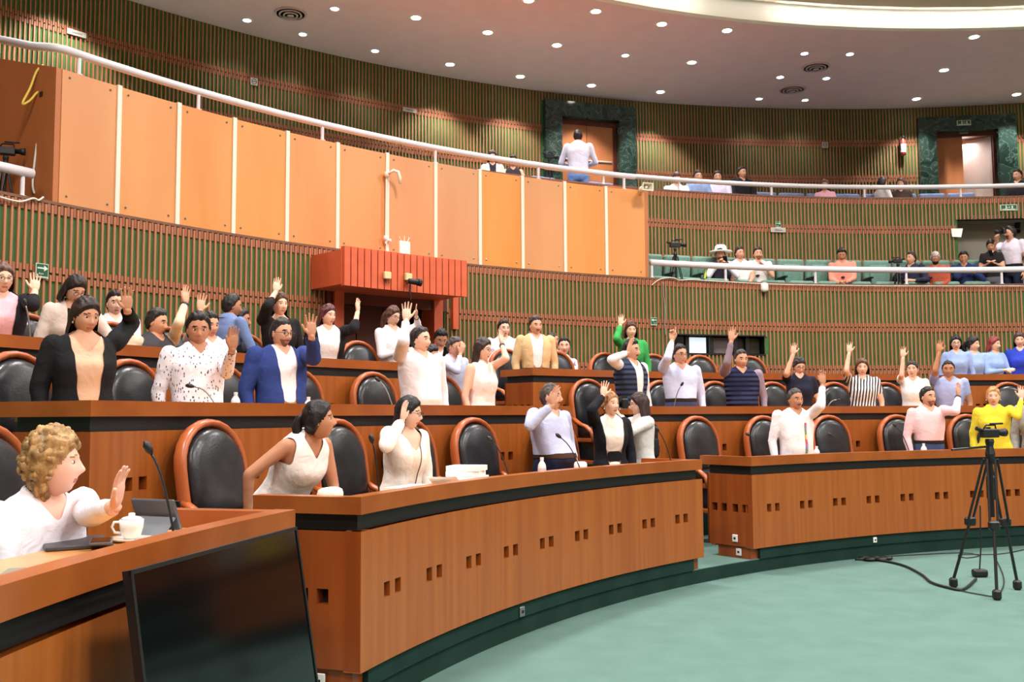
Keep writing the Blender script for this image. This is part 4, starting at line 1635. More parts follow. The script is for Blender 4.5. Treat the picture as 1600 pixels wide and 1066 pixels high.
cable('wall_cable', [hitR(x, y, W1 - .05) for x, y in [(0, 308), (30, 315), (52, 310), (60, 313), (68, 308)]], .01, CABLEW, 'white cable end at the left foot of the orange box')
cable('wall_cable', [hitR(x, y, 15.35) for x, y in [(66, 150), (62, 190), (57, 230), (53, 262), (51, 290), (54, 303)]], .012, CABLEW, 'white cord hanging down the dark side of the orange box')
cable('wall_cable', [hitR(x, y, 15.35) for x, y in [(67, 102), (57, 112), (47, 138), (35, 162), (46, 158), (58, 145), (66, 144)]], .013, YEL, 'yellow cable looping at the left side of the orange box')
t = wall_thing('cable_box', 15.3, 69, 148, 'small grey outlet box with plug on the dark box side', 'outlet box')
MB().rbox((0, 0, 0), (.06, .05, .09), .008, 1).build('case', WHITEP, t)
MB().box((.035, .02, -.01), (.035, .05, .05)).build('plug', DARK, t)

# ================================================================== PEOPLE
def rotx(a):
    c, s = math.cos(a), math.sin(a)
    return np.array([[1, 0, 0], [0, c, -s], [0, s, c]])


def roty(a):
    c, s = math.cos(a), math.sin(a)
    return np.array([[c, 0, s], [0, 1, 0], [-s, 0, c]])


def rotzm(a):
    c, s = math.cos(a), math.sin(a)
    return np.array([[c, -s, 0], [s, c, 0], [0, 0, 1]])


def head_grid(nu, nv):
    """face looks along +Y; returns verts, quads"""
    V, Fc = [], []
    lat = np.linspace(-PI / 2 + .05, PI / 2 - .05, nv)
    lon = np.linspace(0, 2 * PI, nu, endpoint=False)
    la, lo = np.meshgrid(lat, lon, indexing='ij')
    nx, ny, nz = np.cos(la) * np.sin(lo), np.cos(la) * np.cos(lo), np.sin(la)
    X, Y, Z = .074 * nx, .095 * ny, .118 * nz
    t = np.clip(-nz, 0, 1)
    back = np.clip(-ny, 0, 1)
    front = np.clip(ny, 0, 1)
    X = X * (1 - .24 * t ** 1.4) * (1 + .05 * back)
    Y = np.where(ny < 0, Y * (1 - .40 * t), Y * (1 + .02 * t))
    Y = Y - .07 * .095 * front ** 4
    Z = Z + .006 * front * t
    ff = np.clip((ny - .1) / .3, 0, 1)
    g = lambda x0, z0, sx, sz: np.exp(-(((np.abs(X) - x0) / sx) ** 2 + ((Z - z0) / sz) ** 2))
    d = .020 * g(0, -.026, .012, .016) + .011 * g(0, -.004, .009, .022) + .007 * g(.012, -.032, .008, .009)
    d += -.009 * g(.031, .008, .016, .011) + .005 * g(.028, .030, .022, .008)
    d += .005 * g(0, -.060, .022, .006) + .005 * g(0, -.070, .019, .006) - .003 * g(0, -.0652, .022, .003)
    d += .008 * g(0, -.098, .022, .014) + .004 * g(.042, -.025, .018, .02)
    Y = Y + d * ff
    V = np.stack([X, Y, Z], -1).reshape(-1, 3)
    for j in range(nv - 1):
        for i in range(nu):
            k = (i + 1) % nu
            Fc.append((j * nu + k, j * nu + i, (j + 1) * nu + i, (j + 1) * nu + k))
    nb = len(V)
    V = np.vstack([V, [[0, 0, -.118]], [[0, 0, .118]]])
    for i in range(nu):
        k = (i + 1) % nu
        Fc.append((nb, i, k))
        Fc.append((nb + 1, (nv - 1) * nu + k, (nv - 1) * nu + i))
    return V, Fc


HEADS = {0: head_grid(64, 52), 1: head_grid(36, 30)}


def hairline(V, style):
    c = V[:, 1] / .095
    x = np.abs(V[:, 0])
    if style in ('long', 'bob', 'pony', 'bun', 'curly'):
        zl = np.interp(c, [-1, -.35, -.05, .2, .45, .7, 1], [-.085, -.08, -.05, -.01, .030, .056, .068])
        zl = zl - .30 * np.clip(x - .012, 0, .05) * (c > .3)          # falls away from the parting
    else:
        zl = np.interp(c, [-1, -.35, -.1, .06, .2, .38, .6, 1], [-.085, -.07, -.035, -.018, .030, .058, .072, .076])
        zl = zl + .004 * np.sin(V[:, 0] * 160) * (c > .4)
    return V[:, 2] - zl


def build_hair(style, lod, thick, length, hm, parent, R, c, s, seed):
    """R, c: head rotation and centre in the person's frame"""
    V, Fc = HEADS[lod]
    if style == 'curly':
        V, Fc = HEADS[0]
    h = hairline(V, style)
    keep = [q for q in Fc if np.mean(h[list(q)]) > -.004]
    n = V / (np.linalg.norm(V, axis=1)[:, None] + 1e-9)
    k = np.clip((h + .004) / .03, 0, 1)
    k = k * k * (3 - 2 * k)
    off = thick * (.65 + .75 * np.clip(n[:, 2], 0, 1)) * k + .002
    if style == 'curly':
        off = off + k * np.array([.024 * abs(noise.noise(Vector(v * 38 + seed))) + .012 * noise.noise(Vector(v * 80)) for v in V])
    else:
        off = off + k * np.array([.0085 * noise.noise(Vector((v[0] * 75 + seed, v[1] * 30, v[2] * 30))) for v in V])
    W_ = V + n * off[:, None] + np.array([0, -.004, 0])
    used = sorted({i for q in keep for i in q})
    mp = {u: i for i, u in enumerate(used)}
    v = [W_[u] for u in used]
    f = [[mp[i] for i in q] for q in keep]
    m = MB()
    m.add(v, f)
    if style == 'curly':
        rr = random.Random(5)
        cand = [i for i in range(len(V)) if h[i] > -.002 or (V[i, 1] < .0 and V[i, 2] > -.105)]
        for _ in range(260):
            i = rr.choice(cand)
            p = V[i] * rr.uniform(1.02, 1.24) + np.array([0, -.008, 0])
            r = rr.uniform(.012, .021)
            m.ellip(p, (r * rr.uniform(.8, 1.3), r, r * rr.uniform(.8, 1.4)), 7, 5)
    if style in ('long', 'bob'):
        L = length
        A = 118 if style == 'bob' else 112
        na, nz = 22, 14
        for layer in (1.0, .78):
            vv, ff = [], []
            for j in range(nz):
                u = j / (nz - 1)
                z = .045 - u * (L + .045)
                fl = 1 + (.10 if style == 'long' else .16) * math.sin(min(1, u * 1.2) * PI * .6) - (.25 * max(0, u - .6) if style == 'long' else 0)
                Aj = math.radians(A - (28 * u if style == 'long' else 6 * u))
                for i in range(na):
                    q = -Aj + 2 * Aj * i / (na - 1)
                    wob = 1 + .05 * noise.noise(Vector((q * 5 + seed, u * 1.5, layer)))
                    vv.append(np.array([.088 * fl * wob * layer * math.sin(q), -.012 - (.095 * fl * wob * layer) * math.cos(q) - .01 * u, z]))
            for j in range(nz - 1):
                for i in range(na - 1):
                    a_ = j * na + i
                    ff.append((a_, a_ + 1, a_ + na + 1, a_ + na) if layer == 1.0 else (a_, a_ + na, a_ + na + 1, a_ + 1))
            m.add(vv, ff)
    if style == 'pony':
        vv, ff = tube([(0, -.09, .045), (0, -.125, .03), (0, -.145, -.03), (0, -.14, -.03 - length * .5), (0, -.12, -.03 - length)], [.018, .026, .034, .03, .008], 10)
        m.add(vv, ff)
    if style == 'bun':
        m.ellip((0, -.115, .05), (.045, .035, .042))
    v = [R @ (np.asarray(q) * s) + c for q in m.v]
    return make('hair', v, m.f, hm, parent, smooth=True)


# ---- hands: right hand, wrist at the origin, fingers along +Z, palm to +Y, thumb to -X
def hand_union(curls, spread, thumb):
    m = MB()
    pts = [np.array([0, 0, -.03]), np.array([0, 0, 0.0]), np.array([0, .002, .03]), np.array([0, .002, .07]), np.array([0, 0, .098])]
    v, f = tube(pts, [(.026, .018), (.027, .018), (.038, .019), (.043, .016), (.040, .012)], 14, ref=(1, 0, 0))
    m.add(v, f)
    for bx, L, r, cu, sp in zip((-.031, -.010, .011, .031), (.072, .081, .074, .058), (.0092, .0095, .009, .008), curls, spread):
        p = np.array([bx, 0, .088])
        ang = 0.0
        for seg, fr in enumerate((.48, .30, .24)):
            ang += cu * (0.5 if seg == 0 else 1.0)
            d = np.array([math.sin(math.radians(sp)) * math.cos(ang), math.sin(ang), math.cos(ang) * math.cos(math.radians(sp))])
            q = p + d * L * fr * (1.05)
            v, f = capsule(p, q, r * (1 - .08 * seg), r * (1 - .08 * (seg + 1)), 8)
            m.add(v, f)
            p = q
    a, b, c = [np.array(q) for q in thumb]
    for p, q, r in ((a, b, .0125), (b, c, .0105)):
        v, f = capsule(p, q, r, r * .88, 8)
        m.add(v, f)
    return m


T_OPEN = ((-.026, .006, .026), (-.058, .012, .058), (-.074, .014, .092))
T_CLOSE = ((-.026, .008, .026), (-.046, .022, .06), (-.034, .034, .088))
HAND_POSES = {
    'open': hand_union((.10, .08, .10, .14), (-9, -3, 4, 12), T_OPEN),
    'flat': hand_union((.12, .10, .12, .16), (-3, -1, 1, 4), ((-.026, .006, .026), (-.05, .012, .06), (-.056, .014, .095))),
    'relax': hand_union((.35, .42, .48, .52), (-4, -1, 2, 6), ((-.026, .008, .026), (-.05, .02, .06), (-.05, .03, .092))),
    'grip': hand_union((.85, .9, .95, 1.0), (-2, 0, 1, 3), T_CLOSE),
    'point': hand_union((.04, 1.25, 1.3, 1.35), (-2, 0, 1, 3), T_CLOSE),
}


def remesh_temp(m, voxel):
    me = bpy.data.meshes.new('tmp')
    me.from_pydata([tuple(map(float, v)) for v in m.v], [], m.f)
    o = bpy.data.objects.new('tmp', me)
    COL.objects.link(o)
    r = o.modifiers.new('r', 'REMESH')
    r.mode = 'VOXEL'
    r.voxel_size = voxel
    r.adaptivity = 0.0
    return o


def grab(o, dg):
    e = o.evaluated_get(dg)
    me = e.to_mesh()
    n = len(me.vertices)
    v = np.empty(n * 3)
    me.vertices.foreach_get('co', v)
    v = v.reshape(-1, 3)
    ls = np.empty(len(me.polygons), dtype=np.int32)
    lt = np.empty(len(me.polygons), dtype=np.int32)
    me.polygons.foreach_get('loop_start', ls)
    me.polygons.foreach_get('loop_total', lt)
    vi = np.empty(len(me.loops), dtype=np.int32)
    me.loops.foreach_get('vertex_index', vi)
    f = [vi[a:a + b] for a, b in zip(ls, lt)]
    e.to_mesh_clear()
    return v, f


def smooth_mesh(v, f, it=2, lam=.5):
    q = np.array([p for p in f if len(p) == 4])
    if not len(q):
        return v
    e = np.vstack([q[:, [0, 1]], q[:, [1, 2]], q[:, [2, 3]], q[:, [3, 0]]])
    for _ in range(it):
        s = np.zeros_like(v)
        c = np.zeros(len(v))
        np.add.at(s, e[:, 0], v[e[:, 1]])
        np.add.at(c, e[:, 0], 1)
        np.add.at(s, e[:, 1], v[e[:, 0]])
        np.add.at(c, e[:, 1], 1)
        c[c == 0] = 1
        v = v * (1 - lam) + lam * s / c[:, None]
    return v


def smooth_border(v, q, it=6):
    e = np.vstack([q[:, [0, 1]], q[:, [1, 2]], q[:, [2, 3]], q[:, [3, 0]]])
    e = e[e[:, 0] != e[:, 1]]
    e.sort(axis=1)
    u, c = np.unique(e, axis=0, return_counts=True)
    b = u[c == 1]
    if not len(b):
        return v
    v = v.copy()
    idx = np.unique(b)
    for _ in range(it):
        s = np.zeros_like(v)
        n = np.zeros(len(v))
        np.add.at(s, b[:, 0], v[b[:, 1]])
        np.add.at(s, b[:, 1], v[b[:, 0]])
        np.add.at(n, b[:, 0], 1)
        np.add.at(n, b[:, 1], 1)
        v[idx] = v[idx] * .4 + .6 * s[idx] / n[idx][:, None]
    return v


def vnormals(v, f):
    q = np.array([list(p) if len(p) == 4 else [p[0], p[1], p[2], p[2]] for p in f])
    n = np.cross(v[q[:, 2]] - v[q[:, 0]], v[q[:, 3]] - v[q[:, 1]])
    out = np.zeros_like(v)
    for k in range(4):
        np.add.at(out, q[:, k], n)
    return out / (np.linalg.norm(out, axis=1)[:, None] + 1e-12), q


def ik(S, Wt, a, b, pole):
    d = Wt - S
    L = np.linalg.norm(d)
    over = L - (a + b) * .995
    if over > 0:
        Wt = S + d / L * (a + b) * .995
        d = Wt - S
        L = np.linalg.norm(d)
    if L < abs(a - b) + .02:
        Wt = S + d / (L + 1e-9) * (abs(a - b) + .02)
        d = Wt - S
        L = np.linalg.norm(d)
    x = (a * a - b * b + L * L) / (2 * L)
    h = math.sqrt(max(0, a * a - x * x))
    u = d / L
    p = pole - S
    p = p - u * (p @ u)
    if np.linalg.norm(p) < 1e-4:
        p = np.array([0, 0, -1.0]) - u * u[2] * -1
    p = p / np.linalg.norm(p)
    return S + u * x + p * h, Wt, over


TORSO = {
    'm': [(-.13, .12, .10, 0), (-.06, .165, .115, -.005), (.02, .168, .115, 0), (.10, .16, .112, .004), (.18, .162, .113, .008),
          (.28, .178, .12, .01), (.38, .184, .122, .004), (.455, .164, .104, 0), (.51, .125, .078, -.006), (.55, .066, .06, -.006)],
    'f': [(-.13, .13, .105, 0), (-.04, .175, .12, -.01), (.03, .17, .114, -.005), (.11, .146, .10, 0), (.18, .14, .098, .004),
          (.27, .152, .12, .018), (.33, .158, .126, .02), (.40, .162, .103, .005), (.455, .155, .09, 0), (.505, .11, .07, -.006), (.545, .058, .056, -.006)],
}
PEOPLE = []
WARN = []


def person(label, px, py, R, fl, face=0, sex='m', seated=False, lean=0, side=0, head=None, hpitch=5, arms=None, top=('shirt', (238, 236, 238)), inner=None,
           bottom=('trousers', (40, 42, 56)), sleeves='long', sleeve_mat=None, hem=.06, belt=None, vneck=.46, open_w=None, hair='short', hairc=(26, 22, 21), hlen=.2, hthick=.016,
           skin='tan', build=1.0, belly=0.0, glasses=None, beard=None, lod=None, group=None, skirt=None, mustache=False, tall=None, earrings=False, watch=None, mask=None, belt_z=None, beltw=.02, band=None):
    T = hitR(px, py, R)
    alpha = math.atan2(CAM[1] - T[1], CAM[0] - T[0])
    rz = alpha + math.radians(face) - PI / 2
    RZ = rotzm(rz)
    RL = rotx(-math.radians(lean)) @ roty(math.radians(side))
    hd = (face + 10) if head is None else head
    dh = math.radians(hd - face)
    pxm = F / depth(T)
    if lod is None:
        lod = 0 if pxm > 98 else 1
    htop = RL @ np.array([0, 0, .645]) + np.array([0, .0, .130])
    if seated:
        s = tall or (1.0 if sex == 'm' else .94)
        hipz = T[2] - fl - htop[2] * s
        hipz_min = .38
        if hipz < hipz_min:
            WARN.append('%s: seated hip %.2f' % (label, hipz))
    else:
        s = (T[2] - fl) / (htop[2] + .90)
        if tall:
            s = tall
        hipz = T[2] - fl - htop[2] * s
        if not .84 < s < 1.1:
            WARN.append('%s: scale %.2f' % (label, s))
    hip = np.array([0, 0, hipz])
    base = np.array([T[0], T[1], fl]) - RZ @ np.array([htop[0] * s, htop[1] * s, 0])
    root = empty('person', base, rz)
    tag(root, label, 'person', group)

    def tl(p):                                   # torso frame -> person frame
        return RL @ (np.asarray(p, float) * s) + hip

    def to_local(wp):
        return RZ.T @ (np.asarray(wp) - base)
    m = MB()
    prim = []                                    # per face primitive id

    def addp(vf, pid):
        m.add(*vf)
        prim.extend([pid] * len(vf[1]))
    # torso
    pts, rad = [], []
    for (z, hw, hd_, yo) in TORSO[sex]:
        bl = belly * math.exp(-((z - .10) / .11) ** 2)
        pts.append(tl((0, yo + bl * .6, z)))
        rad.append((hw * s * build * (1 + .3 * bl), (hd_ + bl * .6) * s * build))
    v, f = [], []
    nn = 22
    for p_, (ra, rb) in zip(pts, rad):
        for k in range(nn):
            a = 2 * PI * k / nn
            ca, sa = math.cos(a), math.sin(a)
            ca, sa = math.copysign(abs(ca) ** .82, ca), math.copysign(abs(sa) ** .82, sa)
            v.append(p_ + RL @ np.array([ra * ca, rb * sa, 0]))
    for i in range(len(pts) - 1):
        for k in range(nn):
            l = (k + 1) % nn
            f.append((i * nn + k, i * nn + l, (i + 1) * nn + l, (i + 1) * nn + k))
    f.append(tuple(range(nn - 1, -1, -1)))
    f.append(tuple((len(pts) - 1) * nn + k for k in range(nn)))
    addp((v, f), 1)
    nr = .054 if sex == 'm' else .046
    addp(capsule(tl((0, -.006, .49)), tl((0, .012, .58)), nr * s, nr * .95 * s), 0)
    if skirt:
        vv, ff = [], []
        P_, R_ = [], []
        for u in np.linspace(0, 1, 6):
            P_.append(tl((0, 0, .06 - u * (.06 - skirt))))
            R_.append(((.172 + .05 * u) * s * build, (.125 + .05 * u) * s * build))
        addp(tube(P_, R_, 20, ref=RL @ np.array([1, 0, 0])), 6)
    # legs
    hx = .088
    for sg in (1, -1):
        H0 = tl((sg * hx, 0, -.03))
        if seated:
            K0 = hip + np.array([sg * .11, .42, .02]) * s
            A_ = np.array([sg * .11 * s, .44 * s, min(.1, max(.02, hipz - .3))])
        else:
            K0 = np.array([sg * .10 * s, H0[1] * .4 + .02, .48 * s * hipz / (.9 * s)])
            A_ = np.array([sg * .105 * s, -.01, .09 * s])
        addp(capsule(H0, K0, .088 * s * build, .062 * s), 3)
        addp(capsule(K0, A_, .060 * s, .042 * s), 3)
        addp(capsule(A_ + np.array([0, -.03, -.045]) * s, A_ + np.array([0, .12, -.05]) * s, .042 * s, .036 * s), 4)
    # arms
    shx, shz = ((.188 * build, .468) if sex == 'm' else (.163 * build, .462))
    arms = arms or {}
    bones = {}
    handplace = []
    hd_ = 0
    for sidec, sg, pu, pf in (('R', 1, 10, 11), ('L', -1, 12, 13)):
        spec = arms.get(sidec, 'down')
        la, lb = .295 * s, .255 * s
        pose = 'relax'
        raised = spec != 'down' and spec[0] == 'up'
        S = tl((sg * shx, 0, shz + (.025 if raised else 0)))
        fwdl = np.array([0, 1.0, 0])
        if spec == 'down':
            Wt = S + np.array([sg * .055, .06, -.53]) * s
            pole = S + np.array([sg * .3, -.35, -.2])
            fdir = np.array([sg * .02, .12, -1.0])
            pn = np.array([-sg * 1.0, .1, 0])
        elif raised:
            _, hxp, hyp, dep = spec[:4]
            elb = spec[4] if len(spec) > 4 else None
            pose = spec[5] if len(spec) > 5 else 'open'
            Sw = RZ @ S + base
            best = None
            for dp in (np.arange(-.1, .46, .05) if elb else (dep,)):     # the depth that brings hand and elbow where the photo has them
                for pd in ((-.3, -.1, .1, .3) if elb else (0,)):
                    wd_ = depth(Sw) - dp
                    hc = to_local(at_depth(hxp, hyp, wd_))
                    if elb:
                        pole = to_local(at_depth(elb[0], elb[1], depth(Sw) - pd))
                        fore = hc - pole
                    else:
                        pole = S + np.array([sg * .4, .1, -.3])
                        fore = hc - S
                    fore = fore / (np.linalg.norm(fore) + 1e-9)
                    fdir = fore * .45 + np.array([0, 0, .75])
                    fdir = fdir / np.linalg.norm(fdir)
                    Wt = hc - fdir * .085 * s
                    e_, w2, ov = ik(S, Wt, la, lb, pole)
                    err = 0.0
                    if elb:
                        q_ = proj(RZ @ e_ + base)
                        err = math.hypot(q_[0] - elb[0], q_[1] - elb[1]) + max(0, ov) * pxm * 2 + 6 * abs(dp - .12) + (12 if dp < -.02 else 0)
                    if best is None or err < best[0]:
                        best = (err, fdir, Wt, pole)
            err, fdir, Wt, pole = best
            turn = spec[6] if len(spec) > 6 else 0
            pn = rotzm(math.radians(turn)) @ np.array([0, 1.0, 0])
        else:                                         # ('to', x, y, z, pose, fdir)
            Wt = tl(spec[1:4])
            pole = S + np.array([sg * .35, -.25, -.3])
            pose = spec[4] if len(spec) > 4 else 'relax'
            fdir = np.array(spec[5] if len(spec) > 5 else (-sg * .5, .8, .1), float)
            pn = np.array(spec[6] if len(spec) > 6 else (-sg * .6, 0, -.6), float)
        E_, Wt, over = ik(S, Wt, la, lb, pole)
        if over > .03:
            WARN.append('%s: arm %s short by %.2f' % (label, sidec, over))
        k = build ** .6 * (1.0 if sex == 'm' else .88)
        addp(capsule(S, E_, .056 * s * k, .044 * s * k), pu)
        addp(capsule(E_, Wt, .043 * s * k, .029 * s * (k ** .5)), pf)
        bones[pu] = (S, E_)
        bones[pf] = (E_, Wt)
        fdir = fdir / np.linalg.norm(fdir)
        pn = pn - fdir * (pn @ fdir)
        pn = pn / (np.linalg.norm(pn) + 1e-9)
        xx = np.cross(pn, fdir)
        B = np.stack([xx, pn, fdir], axis=1)
        handplace.append((pose, B, Wt, sg, 'R' == sidec))
    tmp = remesh_temp(m, .0145 if pxm > 160 else (.0175 if pxm > 98 else .021))
    bvh = BVHTree.FromPolygons([tuple(map(float, q)) for q in m.v], [tuple(map(int, q)) for q in m.f])
    PEOPLE.append(dict(locals()))
    return root


def finish_people():
    hts = {k: (remesh_temp(h, .0048), remesh_temp(h, .0072)) for k, h in HAND_POSES.items()}
    bpy.context.view_layer.update()
    dg = bpy.context.evaluated_depsgraph_get()
    HM = {}
    for k, pair in hts.items():
        for l in (0, 1):
            v, f = grab(pair[l], dg)
            HM[(k, l)] = (smooth_mesh(v, f, 1, .4), f)
    data = [grab(P['tmp'], dg) for P in PEOPLE]
    for P in PEOPLE:
        bpy.data.objects.remove(P['tmp'])
    for pair in hts.values():
        for o in pair:
            bpy.data.objects.remove(o)
    for idx, (P, (v, f)) in enumerate(zip(PEOPLE, data)):
        finish_person(P, v, f, HM, idx)


def tl_pt(P, p):
    return P['RL'] @ (np.asarray(p, float) * P['s']) + P['hip']


def finish_person(P, v, f, HM, idx):
    s, RL, hip, lod, root, sex = P['s'], P['RL'], P['hip'], P['lod'], P['root'], P['sex']
    v = smooth_mesh(v, f, 2, .5)
    nrm_, q = vnormals(v, f)
    cen = v[q].mean(axis=1)
    prim = P['prim']
    bvh = P['bvh']
    pid = np.empty(len(q), dtype=np.int32)
    fn = bvh.find_nearest
    for i, c in enumerate(cen):
        r = fn(c)
        pid[i] = prim[r[2]]
    tl_ = (cen - hip) @ RL / s                    # inverse rotation (row vectors)
    lab = np.zeros(len(q), dtype=np.int32)        # 0 skin 1 top 2 inner 3 bottom 4 shoes 5 sleeve 6 belt
    tor = pid == 1
    lab[tor] = 1
    lab[pid == 3] = 3
    lab[pid == 4] = 4
    lab[pid == 6] = 1
    hem = P['hem']
    low = tor & (tl_[:, 2] < hem)
    lab[low] = 3
    if P['skirt']:
        lab[(pid == 6) | low] = 1
    if hem < -.05:
        lab[(pid == 3) & (tl_[:, 2] > hem)] = 1
    if P['belt'] is not None:
        bz = hem if P['belt_z'] is None else P['belt_z']
        bm_ = tor & (np.abs(tl_[:, 2] - bz) < P['beltw'])
        if P['open_w'] is not None and P['skirt']:
            bm_ &= (tl_[:, 1] > 0) & (np.abs(tl_[:, 0]) < P['open_w'] * (.55 + .6 * bz / .5))
        lab[bm_] = 6
        BELT = bm_
    else:
        BELT = None
    sl = P['sleeves']
    for pu, pf in ((10, 11), (12, 13)):
        a, b = P['bones'][pu]
        t = ((cen - a) @ (b - a)) / ((b - a) @ (b - a))
        k = pid == pu
        if sl == 'none':
            lab[k] = 0
        elif sl == 'short':
            lab[k & (t < .62)] = 5
        else:
            lab[k] = 5
        a, b = P['bones'][pf]
        t = ((cen - a) @ (b - a)) / ((b - a) @ (b - a))
        k = pid == pf
        if sl == 'long':
            lab[k & (t < .9)] = 5
        elif sl == '3q':
            lab[k & (t < .45)] = 5
    if sl == 'none':
        lab[tor & (np.abs(tl_[:, 0]) > .155) & (tl_[:, 2] > .36)] = 0
    frontm = tl_[:, 1] > .0
    if P['open_w'] is not None and P['inner']:
        ow = P['open_w']
        wz = ow * (.55 + .6 * np.clip(tl_[:, 2] / .5, 0, 1))
        lab[(lab == 1) & (tor | (pid == 6)) & frontm & (np.abs(tl_[:, 0]) < wz)] = 2
        if not P['skirt']:
            lab[(lab == 2) & (tl_[:, 2] < .085)] = 3
    if BELT is not None:
        lab[BELT] = 6
    if P['band']:
        lab[(lab == 1) & tor & frontm & (tl_[:, 2] > .0) & (tl_[:, 2] < .4) & (np.abs(tl_[:, 0] + .055) < .017)] = 7
    vz = P['vneck']
    if vz is not None:
        lab[((lab == 1) | (lab == 2)) & tor & (tl_[:, 1] > .02) & (tl_[:, 2] > vz) & (np.abs(tl_[:, 0]) < (tl_[:, 2] - vz) * .75 + .004)] = 0
    lab[(pid == 0) & (tl_[:, 2] < .535)] = np.where((tl_[:, 1] < .03) | (vz is None), 1, 0)[(pid == 0) & (tl_[:, 2] < .535)]
    # --- garments
    specs = {1: P['top'], 2: P['inner'], 3: P['bottom'], 4: ('shoes', (28, 26, 26)), 5: P['sleeve_mat'] or P['top'], 6: ('belt', P['belt'] or (40, 30, 24)), 7: P['band']}
    parts = {}
    for l, sp in specs.items():
        if sp is None:
            continue
        parts.setdefault(sp[:2] + tuple(sp[2:3]), []).append(l)
    for key, ls in parts.items():
        under = 5 in ls and 1 not in ls
        mk = np.isin(lab, ls + [1, 2] if under else ls)
        if mk.sum() < 8:
            continue
        fq = q[mk]
        us, inv = np.unique(fq, return_inverse=True)
        inv = inv.reshape(fq.shape)
        nm = key[0]
        base_off = .006 if nm in ('shirt', 'blouse', 'trousers', 'shoes', 'dress', 'polo_shirt', 't_shirt') else .014
        if nm == 'belt':
            base_off = .012
        if under:
            base_off = .004
        pv = v[us]
        nn = nrm_[us]
        amp = .007 if nm not in ('belt', 'shoes') else 0
        if amp:
            off = np.array([base_off + amp * (noise.noise(Vector((p[0] * 9 + idx, p[1] * 9, p[2] * 7))) + .7 * abs(noise.noise(Vector((p[0] * 20, p[1] * 20 + idx, p[2] * 11))))) for p in pv])
            off = np.maximum(off, .003)
        else:
            off = np.full(len(pv), base_off)
        gv = pv + nn * off[:, None]
        gv = smooth_border(gv, inv)
        gf = [tuple(t) if t[2] != t[3] else tuple(t[:3]) for t in inv]
        make(nm, gv, gf, cloth(key[1], pattern=key[2] if len(key) > 2 else None), root, smooth=True)
    if lod == 0 and P['top'][0] in ('shirt', 'jacket', 'blouse', 'polo_shirt', 'coat') and vz is not None:
        cs = P['inner'] if P['inner'] and P['inner'][0] == 'shirt' else (P['sleeve_mat'] or P['top'])
        rx, ry = (.078, .072) if sex == 'm' else (.068, .064)
        cv, cf = [], []
        N = 22
        for k in range(N + 1):
            a = math.radians(90 + 22) + math.radians(360 - 44) * k / N
            fr_ = max(0, math.sin(a))
            for (e, z) in ((1.0, .555 - .045 * fr_), (1.16, .548 - .05 * fr_), (1.34, .512 - .065 * fr_)):
                cv.append(tl_pt(P, (rx * e * math.cos(a), ry * e * math.sin(a) - .004, z)))
        for k in range(N):
            for j in (0, 1):
                q0 = 3 * k + j
                cf.append((q0, q0 + 1, q0 + 4, q0 + 3))
        make('collar', cv, cf, cloth(cs[1], pattern=cs[2] if len(cs) > 2 else None), root, smooth=True)
    # --- body: trunk and limbs, hands, head
    sk = SKINS[P['skin']]
    hm = hairmat(P['hairc'])
    mats = [sk, LIP, hm, EYEW, EYED, STUB[P['skin']]]
    V, Fc, MI = [v], [tuple(t) if t[2] != t[3] else tuple(t[:3]) for t in q], [0] * len(q)
    n0 = len(v)
    for pose, B, Wt, sg, right in P['handplace']:
        hv, hf = HM[(pose, 0 if P['pxm'] > 150 else 1)]
        hv = hv.copy()
        if not right:
            hv[:, 0] *= -1
        k = s * (1.0 if sex == 'm' else .9)
        w_ = hv * k @ B.T + Wt
        V.append(w_)
        Fc += [tuple(int(i) + n0 for i in (p if right else p[::-1])) for p in hf]
        MI += [0] * len(hf)
        n0 += len(w_)
    hr = rotzm(P['dh']) @ rotx(-math.radians(P['hpitch']))
    if P['lean'] > 15:
        hr = rotzm(P['dh']) @ rotx(-math.radians(P['hpitch'] + P['lean'] * .3))
    hc = RL @ np.array([0, .0, .645]) * s + hip + np.array([0, .022, 0]) * s
    ks = (s * .5 + .5) * (1.0 if sex == 'm' else .96)
    hv, hf = HEADS[lod]
    V.append((hv * ks) @ hr.T + hc)
    hv_c = np.array([hv[list(p)].mean(axis=0) for p in hf])
    mi = np.zeros(len(hf), dtype=int)
    fr = hv_c[:, 1] > .05
    ax = np.abs(hv_c[:, 0])
    if P['beard']:
        mi[fr & (hv_c[:, 2] < -.045) & (hv_c[:, 2] < -.03 - .2 * (.06 - ax))] = 5
    if P['beard'] or P['mustache']:
        mi[fr & (ax < .026) & (hv_c[:, 2] > -.056) & (hv_c[:, 2] < -.045)] = (2 if P['mustache'] else 5)
    mi[fr & (ax < .022) & (np.abs(hv_c[:, 2] + .065) < .008)] = 1
    mi[fr & (np.abs(ax - .032) < .017) & (np.abs(hv_c[:, 2] - .032 + .14 * (ax - .03)) < (.0046 if sex == 'm' else .0032))] = 2
    Fc += [tuple(int(i) + n0 for i in p) for p in hf]
    MI += list(mi)
    n0 += len(hv)
    for sg in (1, -1):
        ic = np.argmin((hv[:, 0] - sg * .031) ** 2 + (hv[:, 2] - .008) ** 2 + (hv[:, 1] < 0) * 1.0)
        ey = hv[ic, 1]
        for c_, r_, mi_ in (((sg * .031, ey - .002, .008), (.0135, .006, .0065), 3), ((sg * .031, ey + .0022, .008), (.0066, .0040, .0064), 4)):
            ev, ef = ellipsoid(c_, r_, 8, 6)
            V.append((np.array(ev) * ks) @ hr.T + hc)
            Fc += [tuple(i + n0 for i in p) for p in ef]
            MI += [mi_] * len(ef)
            n0 += len(ev)
        ev, ef = ellipsoid((sg * .073, -.006, -.004), (.010, .020, .032), 8, 6)
        V.append((np.array(ev) * ks) @ hr.T + hc)
        Fc += [tuple(i + n0 for i in p) for p in ef]
        MI += [0] * len(ef)
        n0 += len(ev)
